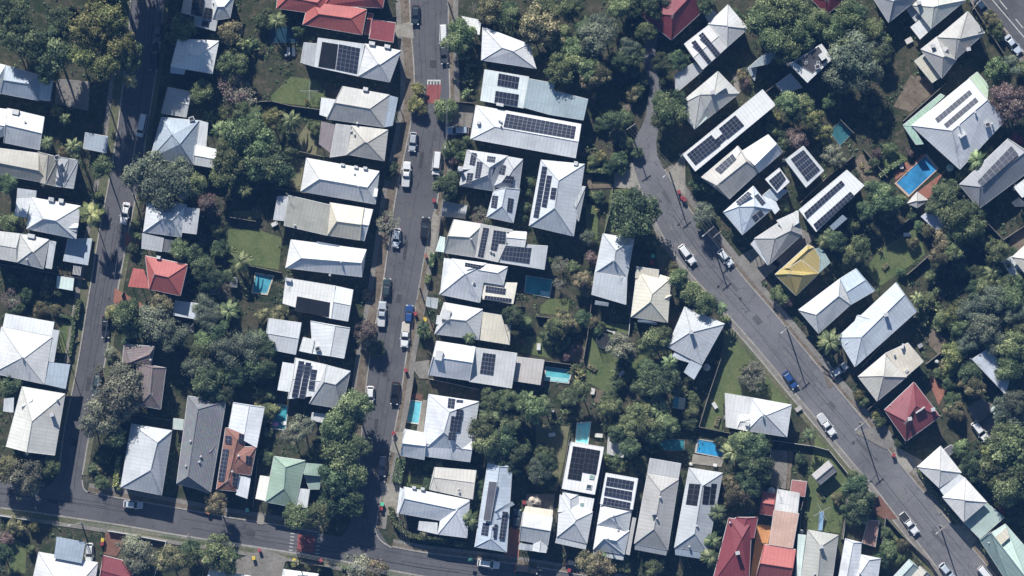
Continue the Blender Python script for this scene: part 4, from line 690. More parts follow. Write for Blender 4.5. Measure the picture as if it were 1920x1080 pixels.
# ---------------------------------------------------------------- pools
def water(name, c):
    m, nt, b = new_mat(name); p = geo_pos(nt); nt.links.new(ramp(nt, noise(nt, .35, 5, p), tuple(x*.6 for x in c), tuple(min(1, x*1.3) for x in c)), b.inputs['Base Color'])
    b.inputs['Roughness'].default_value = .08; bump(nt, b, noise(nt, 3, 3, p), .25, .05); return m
def pool(T, q, label, wc, rim=3, cope=(.5, .48, .44), lip=None, extra=None):
    q = [tp(T, p) for p in q]; LAWNS.append(q); c = (sum(p[0] for p in q)/len(q), sum(p[1] for p in q)/len(q))
    H = empty('swimming_pool', W(*c), label, 'swimming pool'); n = len(q)
    out = [(c[0]+(p[0]-c[0])*(1+rim/max(6,math.dist(p,c))), c[1]+(p[1]-c[1])*(1+rim/max(6,math.dist(p,c)))) for p in q]
    mb = MB(); O = ccw([W(*p, .2) for p in out]); I = ccw([W(*p, .2) for p in q])
    for i in range(n):
        j = (i+1) % n; mb.face([O[i], O[j], I[j], I[i]]); dz = Vector((0,0,.2)); mb.face([O[i]-dz, O[j]-dz, O[j], O[i]]); mb.face([I[j]-Vector((0,0,.12)), I[i]-Vector((0,0,.12)), I[i], I[j]])
    mb.build('coping', plain('pool_coping', cope, .8), H)
    mb = MB(); mb.face([p - Vector((0,0,.1)) for p in I]); mb.build('water', water('pool_water', wc), H)
    if lip:
        mb = MB(); quadpx(mb, [tp(T, p) for p in lip], .13); mb.build('step', plain('pool_step', (.35,.62,.62), .4), H)
    for (x, y, col) in (extra or []):
        px = tp(T, (x, y)); o = MB(); o.box(W(*px, .2), (1.0, .8, .2), .3); ob = o.build('pool_float', plain('float', col, .5)); tag(ob, ('pink' if col[1] < .5 else 'white') + ' pool float lying on the slim shaded teal pool', 'pool float')
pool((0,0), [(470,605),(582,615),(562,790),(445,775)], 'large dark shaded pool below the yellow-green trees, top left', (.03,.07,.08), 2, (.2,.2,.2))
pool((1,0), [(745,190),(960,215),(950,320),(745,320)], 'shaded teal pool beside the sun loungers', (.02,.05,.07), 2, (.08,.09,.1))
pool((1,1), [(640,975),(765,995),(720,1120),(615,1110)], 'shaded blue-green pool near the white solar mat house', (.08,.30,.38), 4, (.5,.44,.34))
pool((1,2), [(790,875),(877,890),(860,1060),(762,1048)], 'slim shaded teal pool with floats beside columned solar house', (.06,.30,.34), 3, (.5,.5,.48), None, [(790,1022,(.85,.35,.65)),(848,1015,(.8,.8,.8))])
pool((2,2), [(517,845),(600,855),(577,1015),(493,1003)], 'aqua lap pool by the middle street footpath', (.16,.50,.58), 2.2, (.6,.58,.52))
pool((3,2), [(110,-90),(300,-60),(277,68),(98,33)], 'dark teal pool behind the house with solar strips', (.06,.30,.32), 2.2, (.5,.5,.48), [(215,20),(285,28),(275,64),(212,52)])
pool((3,2), [(260,592),(445,618),(420,712),(247,692)], 'turquoise pool beside the small timber deck', (.12,.42,.46), 2.5, (.5,.5,.48), [(255,660),(428,680),(420,708),(250,688)])
pool((3,3), [(490,-62),(590,-72),(568,88),(478,72)], 'bright sky-blue pool above the black roof array', (.28,.78,.92), 2.5, (.6,.58,.54), [(500,-30),(520,-30),(512,60),(492,60)])
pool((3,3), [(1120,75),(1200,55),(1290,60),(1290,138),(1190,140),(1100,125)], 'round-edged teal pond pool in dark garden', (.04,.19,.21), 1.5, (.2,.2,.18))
pool((4,3), [(120,58),(306,88),(299,190),(105,152)], 'deep blue pool with pale paving, beside bushy trees', (.04,.28,.52), 4, (.42,.41,.38))
pool((5,1), [(325,290),(540,88),(625,190),(420,382)], 'large blue net-covered pool with brick surround', (.05,.24,.46), 4.5, (.48,.36,.28))
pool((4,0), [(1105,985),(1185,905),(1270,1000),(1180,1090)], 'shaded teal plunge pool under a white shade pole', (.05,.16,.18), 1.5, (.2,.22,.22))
pave((5,1), [(300,230),(400,130),(430,165),(520,70),(545,95),(320,270)], M_redpave); pave((5,1), [(430,400),(700,190),(640,270),(580,400),(480,440)], M_redpave); pave((2,2), [(530,788),(612,798),(606,842),(525,828)], M_deckw)
pave((3,2), [(205,608),(256,615),(240,742),(178,735)], M_deckw); pave((4,3), [(75,165),(310,200),(290,262),(68,238)], M_conc)
# ---------------------------------------------------------------- cars
M_tyre = plain('tyre_rubber', (.02,.02,.02), .8); M_cglass = plain('car_glass', (.015,.02,.025), .12); M_lamp = plain('headlight_glass', (.6,.6,.58), .2); M_rlamp = plain('tail_light', (.35,.02,.02), .3)
def paint(c):
    k = ('paint', c)
    if k not in _mc:
        m, nt, b = new_mat('car_paint'); b.inputs['Base Color'].default_value = (*c, 1); b.inputs['Roughness'].default_value = .3; b.inputs['Coat Weight'].default_value = .6; _mc[k] = m
    return _mc[k]
def ring(xf, xr, hw, z, rr=.35, taper=.85, n=5):
    """rounded outline, nose at +x"""
    pts = []
    for (cx, cy, a0, r, tw) in ((xf, hw*taper, 0, rr*1.5, 1), (xr, hw*.92, 90, rr, 1), (xr, -hw*.92, 180, rr, 1), (xf, -hw*taper, 270, rr*1.5, 1)):
        sx = 1 if cx == xf else -1; sy = 1 if cy > 0 else -1
        cs = (cx - sx*r, cy - sy*r*.6)
        for k in range(n):
            a = math.radians(a0 + 90*k/(n-1)); pts.append(Vector((cs[0] + r*math.cos(a), cs[1] + r*.6*math.sin(a), z)))
        if cx == xf and cy > 0: pts.append(Vector((xf*.35, hw, z)))
        if cx == xr and cy < 0: pts.append(Vector((xf*.35, -hw, z)))
    return pts
def loft(mb, rings, mi=0, cap=True):
    for a, b in zip(rings, rings[1:]):
        n = len(a)
        for i in range(n): j = (i+1) % n; mb.face([a[i], a[j], b[j], b[i]], mi)
    if cap: mb.face(rings[-1], mi)
def car(px, py, dx, dy, kind, col, label, L=None, z0=.05):
    yaw = math.atan2(-dy, dx); base = W(px, py, z0); R = Matrix.Translation(base) @ Matrix.Rotation(yaw, 4, 'Z')
    nm = {'ute': 'pickup_truck', 'van': 'parked_van'}.get(kind, 'parked_car')
    H = empty(nm, base, label, {'ute': 'pickup truck', 'van': 'van'}.get(kind, 'car'), 'vehicles parked on the streets')
    L = L or {'sedan': 4.6, 'suv': 4.7, 'hatch': 4.1, 'ute': 5.3, 'van': 4.9}[kind]; hw = .92 if kind in ('ute', 'van', 'suv') else .88; f = L/2; r = -L/2
    cab = {'sedan': (.18*L, .0*L, -.26*L, -.38*L, 1.42), 'suv': (.21*L, .07*L, -.40*L, -.46*L, 1.65), 'hatch': (.20*L, .06*L, -.34*L, -.44*L, 1.48), 'ute': (.21*L, .09*L, -.08*L, -.12*L, 1.68), 'van': (.33*L, .22*L, -.46*L, -.485*L, 1.9)}[kind]
    belt = 1.02 if kind in ('suv', 'ute', 'van') else .92; pm = paint(col)
    def fin(mb, nm, m): 
        mb.v = [tuple(R @ Vector(v)) for v in mb.v]; return mb.build(nm, m, H)
    body = MB()
    bh = belt - (.12 if kind != 'van' else .05)
    loft(body, [ring(f-.12, r+.1, hw*.93, .28), ring(f, r, hw, .5), ring(f-.02, r+.02, hw, bh-.12), ring(f-.12, r+.08, hw*.94, bh), ring(f-.3, r+.16, hw*.86, belt)])
    xw, xr_, xb, xe, zt = cab; wb = hw*.86; wt = hw*.66
    lo = [Vector((xw, wb, belt)), Vector((xe, wb, belt)), Vector((xe, -wb, belt)), Vector((xw, -wb, belt))]
    hi = [Vector((xr_, wt, zt-.06)), Vector((xb, wt, zt-.06)), Vector((xb, -wt, zt-.06)), Vector((xr_, -wt, zt-.06))]
    xr2 = [Vector((xr_-.12, wt-.06, zt)), Vector((xb+.12, wt-.06, zt)), Vector((xb+.12, -wt+.06, zt)), Vector((xr_-.12, -wt+.06, zt))]
    loft(body, [lo, hi, xr2])
    fin(body, 'body', pm)
    def pane(a, b, c_, d_, nm, g=.1, s=.015):
        P = [a, b, c_, d_]; cc = sum(P, Vector())/4; n = (P[1]-P[0]).cross(P[2]-P[0]).normalized()
        if n.dot(cc - Vector((0, 0, .8))) < 0: n = -n
        P = [p + (cc-p)*g + n*s for p in P]
        if (P[1]-P[0]).cross(P[2]-P[0]).dot(n) < 0: P = P[::-1]
        m_ = MB(); m_.face(P); fin(m_, nm, M_cglass)
    pane(lo[3], lo[0], hi[0], hi[3], 'windscreen', .09); pane(lo[1], lo[2], hi[2], hi[1], 'rear_window', .12)
    pane(lo[0], lo[1], hi[1], hi[0], 'side_window', .1); pane(lo[2], lo[3], hi[3], hi[2], 'side_window', .1)
    for sx in (.31, -.31):
        for sy in (1, -1):
            m_ = MB(); m_.tube((sx*L, sy*(hw-.22), .32), (sx*L, sy*(hw-.01), .32), .32, .32, 12); fin(m_, 'wheel', M_tyre)
    for sy in (1, -1):
        m_ = MB(); m_.box((f-.13, sy*hw*.68, bh-.06), (.22, .34, .12)); fin(m_, 'headlight', M_lamp)
        m_ = MB(); m_.box((r+.07, sy*hw*.72, bh-.08), (.12, .26, .16)); fin(m_, 'tail_light', M_rlamp)
        m_ = MB(); m_.box((xw-.15, sy*(hw+.08), belt+.02), (.12, .2, .12)); fin(m_, 'mirror', pm)
    if kind == 'ute':
        m_ = MB(); x0, x1 = r+.12, -.14*L; hb = hw*.80
        m_.face([(x0, -hb, belt+.02), (x1, -hb, belt+.02), (x1, hb, belt+.02), (x0, hb, belt+.02)])
        fin(m_, 'tray', paint((.55,.5,.42)) if 'canopy' in label else M_black if 'dark tray' in label else M_vent)
    return H
WP = (.72,.72,.71); SIL = (.38,.40,.42); BLK = (.018,.019,.022); BLU = (.025,.07,.21); GRY = (.10,.11,.12)
cars = [
 (296,62,-3,38,'hatch',GRY,'dim grey hatchback in deep shade, topmost on the west street'), (290,112,-3,38,'sedan',BLK,'black sedan in shade, second down on the west street'),
 (266,235,-8,36,'van',WP,'white van parked on the shaded west street'), (235,400,-7,36,'sedan',WP,'white sedan on west street beside the broad grey tree'),
 (199,613,-1,38,'sedan',BLK,'black sedan beside bushes halfway down the west street'), (183,721,-4,36,'suv',(.05,.08,.08),'dark green wagon half under the silvery gum branches'),
 (250,946,30,2,'hatch',(.5,.55,.6),'pale silver hatchback lying crosswise on the bottom street corner'), (168,1036,-1,30,'hatch',(.6,.62,.62),'pale car beside the blue awning, bottom left'),
 (779,28,-1,30,'hatch',(.03,.04,.05),'black hatchback, topmost on the middle street'), (832,68,1,30,'van',WP,'white van half under round tree, middle street top'),
 (833,102,2,30,'hatch',(.05,.055,.06),'dark hatchback directly behind the half-hidden white van'), (774,266,-3,32,'hatch',SIL,'silver hatchback just below the street trees'),
 (858,245,-30,1,'suv',(.36,.42,.50),'silver-blue wagon in driveway left of the long white roof'), (762,327,3,-44,'ute',WP,'white pickup with pale tray below the silver hatchback'),
 (819,306,-4,38,'van',WP,'white van parked against the right kerb, middle street'), (797,428,4,-44,'suv',BLK,'long black wagon outside the arched carport'),
 (743,446,-5,37,'hatch',(.62,.64,.67),'white hatchback beside the bare pinkish tree'), (725,540,3,-34,'hatch',(.04,.06,.06),'dark hatchback in shade above the silver pickup'),
 (716,589,3,-44,'ute',(.42,.45,.48),'silver pickup with ladder rack and beige tray, middle street'), (767,590,3,-36,'hatch',BLU,'bright blue car on the middle street'),
 (760,627,-3,36,'ute',WP,'white pickup with beige canopy behind the blue car'), (741,737,-4,38,'suv',(.012,.012,.014),'glossy black car alone, middle street right kerb'),
 (694,742,-2,34,'hatch',WP,'white car mostly hidden under the large roadside tree'), (717,872,-3,38,'suv',(.018,.022,.04),'navy wagon lowest on the middle street'),
 (916,1057,34,5,'suv',WP,'white wagon with dark sunroof on the bottom street'), (987,1067,34,4,'suv',(.02,.02,.022),'black wagon in shade below the courtyard house'),
 (1078,1055,30,4,'hatch',(.04,.045,.05),'dark car under shade below the long white house'), (969,973,3,-34,'hatch',(.05,.07,.09),'dark car in narrow driveway left of the courtyard house'),
 (1288,477,18,24,'suv',WP,'white wagon with dark roof glass, left kerb of diagonal road'), (1360,483,18,22,'hatch',(.66,.68,.69),'white hatchback facing carpark, right side of diagonal road'),
 (1481,712,14,20,'hatch',BLU,'bright blue hatchback parked on the diagonal road'), (1549,796,16,22,'ute',WP,'white pickup with pale tray beside the white cross-gabled house'),
 (1573,694,26,-18,'hatch',(.5,.53,.55),'silver car nosing into driveway below the spiky palm'), (1872,781,14,20,'sedan',(.5,.6,.58),'pale mint sedan in the leafy eastern carpark'),
 (1837,808,15,20,'suv',WP,'white wagon in eastern carpark near the crimson house'), (1704,981,20,26,'ute',WP,'white pickup with dark tray below the twin white pyramids'),
 (1775,1071,20,24,'hatch',(.5,.55,.6),'silver hatchback at the bottom of the diagonal road'), (1850,1080,20,24,'van',WP,'white van cut by the bottom edge, diagonal road'),
 (1899,84,16,20,'sedan',(.5,.55,.62),'silver-blue sedan on the corner road'), (1841,14,16,20,'hatch',(.03,.05,.08),'dark hatchback beside the top right corner road')]
for c in cars: car(*c)
M_rack = plain('rack_steel', (.5,.5,.5), .4)
# ---------------------------------------------------------------- trees
rnd = random.Random(11)
def leafquad(mb, c, n, s, rng, asp=.7, t=.5):
    n = n.normalized(); a = n.orthogonal().normalized(); a = Matrix.Rotation(rng.uniform(0, 6.28), 3, n) @ a; b = n.cross(a)
    a = a*s; b = b*s*asp; mb.face([c-a-b*.2, c-b, c+a+b*.2, c+b], 0, [(0,0),(1,0),(1,1),(0,1)], t)
def crown_mesh(seed, lumps, leaves, ls, flat, kind):
    rng = random.Random(seed); mb = MB(); cs = []
    for k in range(lumps):
        u = rng.uniform(0, 6.283); rr = math.sqrt(rng.random()) * .74; 
        wob = 1 + .22*math.sin(u*3+seed) + .12*math.sin(u*5+seed*2)
        x, y = rr*wob*math.cos(u), rr*wob*math.sin(u); h = flat*math.sqrt(max(0, 1-rr*rr*1.1)); z = rng.uniform(.35, 1.0)*h if rr < .55 else rng.uniform(0, .8)*h
        cs.append((Vector((x, y, z)), rng.uniform(.17, .36)*(1.1-rr*.35), rng.uniform(-.3, .3)))
    for c, r, dt in cs:
        # inner mass of each clump, tinted dark for shade inside the crown
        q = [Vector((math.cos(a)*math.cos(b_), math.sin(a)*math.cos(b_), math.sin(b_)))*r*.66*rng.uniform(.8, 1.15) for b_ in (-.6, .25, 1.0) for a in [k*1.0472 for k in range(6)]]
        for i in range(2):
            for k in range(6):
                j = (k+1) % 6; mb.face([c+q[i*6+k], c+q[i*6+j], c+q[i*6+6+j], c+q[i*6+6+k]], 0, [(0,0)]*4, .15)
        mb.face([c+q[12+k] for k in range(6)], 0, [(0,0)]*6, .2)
        for k in range(int(leaves*r*r/.07)):
            v = Vector((rng.gauss(0,1), rng.gauss(0,1), rng.gauss(.35,1))).normalized(); p = c + v*r*rng.choice((rng.uniform(.6, 1.1), rng.uniform(.8, 1.45)))
            n = (v + Vector((rng.uniform(-.7,.7), rng.uniform(-.7,.7), rng.uniform(0,1.0)))).normalized()
            leafquad(mb, p, n, ls*rng.uniform(.6, 1.5), rng, .7, min(1, max(0, rng.gauss(.5+dt, .2))))
    # stray outer twigs of leaves break the outline
    for k in range(int(leaves*.9)):
        u = rng.uniform(0, 6.283); rr = rng.uniform(.6, 1.0); p = Vector((rr*math.cos(u), rr*math.sin(u), rng.uniform(0, .5)*flat))
        leafquad(mb, p, Vector((rng.uniform(-1,1), rng.uniform(-1,1), 1)), ls*rng.uniform(.5, 1.3), rng, .6, rng.random())
    return mb.mesh('crown', F[kind], tint=True)
def palm_mesh(seed, kind, nf, droop, wid):
    rng = random.Random(seed); mb = MB()
    for k in range(nf):
        a = 6.283*k/nf + rng.uniform(-.2,.2); el = rng.uniform(.05, .9); ln = rng.uniform(.8, 1.05); d0 = Vector((math.cos(a), math.sin(a), 0)); sd = Vector((-math.sin(a), math.cos(a), 0)); prev = None; n = 12; t = rng.uniform(.25, .95)
        for i in range(1, n+1):
            f = i/n; p = d0*ln*f*(1-.12*el) + Vector((0, 0, el*f*.9 - droop*f*f*1.1)); wl = wid*math.sin(math.pi*min(1, f*.9+.08))**.7
            if prev is not None:
                for s in (1, -1):
                    tip = p + sd*s*wl + d0*.09 - Vector((0, 0, wl*.45)); mb.face([prev, p, tip, prev + (tip-p)*.82], 0, [(0,0)]*4, min(1, max(0, t + rng.uniform(-.2,.2))))
                    tip2 = prev.lerp(p, .5) + sd*s*wl*.9 - Vector((0,0,wl*.2))
            prev = p
    return mb.mesh('crown', F[kind], tint=True)
def banana_mesh(seed, kind):
    rng = random.Random(seed); mb = MB()
    for q in range(5):
        c = Vector((rng.uniform(-.55,.55), rng.uniform(-.55,.55), rng.uniform(-.2,.2)))
        for k in range(9):
            a = rng.uniform(0, 6.283); d0 = Vector((math.cos(a), math.sin(a), 0)); sd = Vector((-d0.y, d0.x, 0)); ln = rng.uniform(.35,.62); el = rng.uniform(.2,.7); prev = None; t = rng.uniform(.2, 1)
            for i in range(6):
                f = i/5; p = c + d0*ln*f + Vector((0, 0, el*f*.8 - .75*f*f*.6)); wd = .085*math.sin(math.pi*min(.97, f*.9+.1))
                if prev is not None:
                    mb.face([prev[0]-sd*prev[1]-Vector((0,0,.03)), prev[0], p, p-sd*wd-Vector((0,0,.03))], 0, [(0,0)]*4, t); mb.face([prev[0], prev[0]+sd*prev[1]-Vector((0,0,.03)), p+sd*wd-Vector((0,0,.03)), p], 0, [(0,0)]*4, t*.8)
                prev = (p, wd)
    return mb.mesh('crown', F[kind], tint=True)
def branches(mb, p, dirv, ln, r, dep, rng, tips, n=5):
    e = p + dirv*ln; mb.tube(p, e, r, r*.62, n)
    if dep == 0: tips.append(e); return
    for k in range(3 if dep > 1 else 4):
        v = (dirv + Vector((rng.uniform(-1,1), rng.uniform(-1,1), rng.uniform(-.25,.35)))*.85).normalized(); branches(mb, e, v, ln*rng.uniform(.6,.85), r*.6, dep-1, rng, tips, 4 if dep > 2 else 3)
def bare_mesh(seed, mat):
    rng = random.Random(seed); mb = MB(); tips = []
    for k in range(5):
        a = k*1.256 + rng.uniform(-.3,.3); branches(mb, Vector((0,0,0)), Vector((math.cos(a)*.8, math.sin(a)*.8, .5)).normalized(), .32, .03, 4, rng, tips)
    return mb.mesh('branches', mat), tips
def tipleaves(tips, seed, kind, n, s):
    rng = random.Random(seed); mb = MB()
    for t in tips:
        for k in range(n): leafquad(mb, t + Vector((rng.gauss(0,.05), rng.gauss(0,.05), rng.gauss(0,.04))), Vector((rng.uniform(-1,1), rng.uniform(-1,1), 1)), s*rng.uniform(.6,1.4), rng, .5, rng.random())
    return mb.mesh('crown', F[kind], tint=True)
CR = {}
for i, k in enumerate('DGYBOKWR'):
    nv = 4 if k in 'DG' else 2
    CR[k] = [crown_mesh(100*i + v, 26 + 5*(v % 2), 230 if k not in 'WK' else 150, .047 if k in 'DGYO' else .04, .75, k) for v in range(nv)]
CR['S'] = [crown_mesh(900+v, 10, 130, .11, .8, 'GOD'[v]) for v in range(3)]
CR['P'] = [palm_mesh(5, 'G', 15, .9, .16), palm_mesh(6, 'D', 19, .8, .14), palm_mesh(8, 'G', 13, 1.0, .15)]
CR['p'] = [palm_mesh(15, 'Y', 10, .7, .26)]
CR['T'] = [banana_mesh(3, 'G'), banana_mesh(4, 'Y'), banana_mesh(9, 'G')]
_b = [bare_mesh(31, M_palebark), bare_mesh(32, M_palebark)]
CR['N'] = [_b[0], _b[1]]; LV = [tipleaves(_b[0][1], 1, 'K', 2, .035), tipleaves(_b[1][1], 2, 'W', 2, .04)]
def trunk_mesh(mat, seed):
    rng = random.Random(seed); mb = MB(); p = Vector((0,0,0))
    for i in range(4):
        q = Vector((rng.uniform(-.04,.04), rng.uniform(-.04,.04), (i+1)*.25)); mb.tube(p, q, .06-.009*i, .06-.009*(i+1), 7); p = q
    for k in range(4):
        a = k*1.57 + rng.uniform(-.4,.4); s = Vector((0,0,.62+.06*k)); mb.tube(s, s + Vector((math.cos(a)*.28, math.sin(a)*.28, .3)), .028, .012, 5)
    return mb.mesh('trunk', mat)
TR = [trunk_mesh(M_bark, 1), trunk_mesh(M_palebark, 2)]
DESC = {'D': ('dark green leafy tree', 'tree'), 'G': ('mid green leafy tree', 'tree'), 'Y': ('yellow-green tree', 'tree'), 'B': ('blue-grey gum tree', 'tree'), 'O': ('olive brown tree', 'tree'), 'K': ('russet-leaved tree', 'tree'),
 'W': ('silvery gum tree', 'tree'), 'R': ('crimson shrub', 'shrub'), 'S': ('low garden shrub', 'shrub'), 'P': ('green palm', 'palm tree'), 'p': ('golden-green palm', 'palm tree'), 'T': ('broad-leaved tropical plant', 'plant'), 'N': ('nearly bare tree', 'tree')}
NM = {'P': 'palm_tree', 'p': 'palm_tree', 'S': 'shrub', 'R': 'shrub', 'T': 'tropical_plant'}
GR = {'P': 'palms in the gardens', 'p': 'palms in the gardens', 'S': 'shrubs in the gardens', 'R': 'shrubs in the gardens', 'T': 'tropical plants in the gardens'}
TREEPX = []
def tree(kind, px, py, r, small, h=None):
    R_ = r*S; TREEPX.append((px, py, r))
    if h is None: h = {'P': 5.5 + (7 if px < 240 and py < 300 else 0), 'p': 5.5 + (4 if px < 240 else 0), 'T': 1.6, 'S': .25, 'R': .4, 'N': 2.0}.get(kind, rnd.uniform(1.2, 3.4) + R_*.9 + ((11 if px > 145 else 5) if px < 300 and py < 140 else 0) + (6 if px < 230 and 180 < py < 420 else 0) if not small else .6 + R_*.4)  # extra height by the west street is added to throw more shade
    zc = h; base = W(px, py, zc + R_*.35); base.z = 0
    name = NM.get(kind, 'tree' if not small else 'shrub')
    size = '' if name in ('palm_tree', 'tropical_plant', 'shrub') else ('large ' if r >= 34 else '')
    d_, cat = DESC[kind]; d_ = (size + d_) if kind not in 'SR' else d_
    if small and kind not in 'PpTSR': d_ = d_.replace('gum tree', 'shrub').replace('tree', 'shrub'); cat = 'shrub'
    e = empty(name, base, None, cat, 'shrubs in the gardens' if small and kind not in 'PpT' else GR.get(kind, 'trees in the gardens'))
    later(e, d_, (px, py))
    i = rnd.randrange(len(CR[kind])); me = CR[kind][i]
    if kind == 'N':
        o = bpy.data.objects.new('branches', me[0]); l = bpy.data.objects.new('crown', LV[i]); obs = [o, l]
    else: obs = [bpy.data.objects.new('crown', me)]
    rz = rnd.uniform(0, 6.283); hs = rnd.uniform(.85, 1.15)
    for o in obs:
        COL.objects.link(o); o.parent = e; o.location = (0, 0, zc); o.rotation_euler = (0, 0, rz); o.scale = (R_*rnd.uniform(.94,1.08), R_*rnd.uniform(.94,1.08), R_*hs)
    t = bpy.data.objects.new('trunk', TR[1 if kind in 'BWNK' else 0]); COL.objects.link(t); t.parent = e
    th = zc + (0.05 if kind in 'PpN' else R_*.3); tw = (R_*1.0 + .6) if kind not in 'PpT' else 2.2
    t.scale = (tw, tw, th)
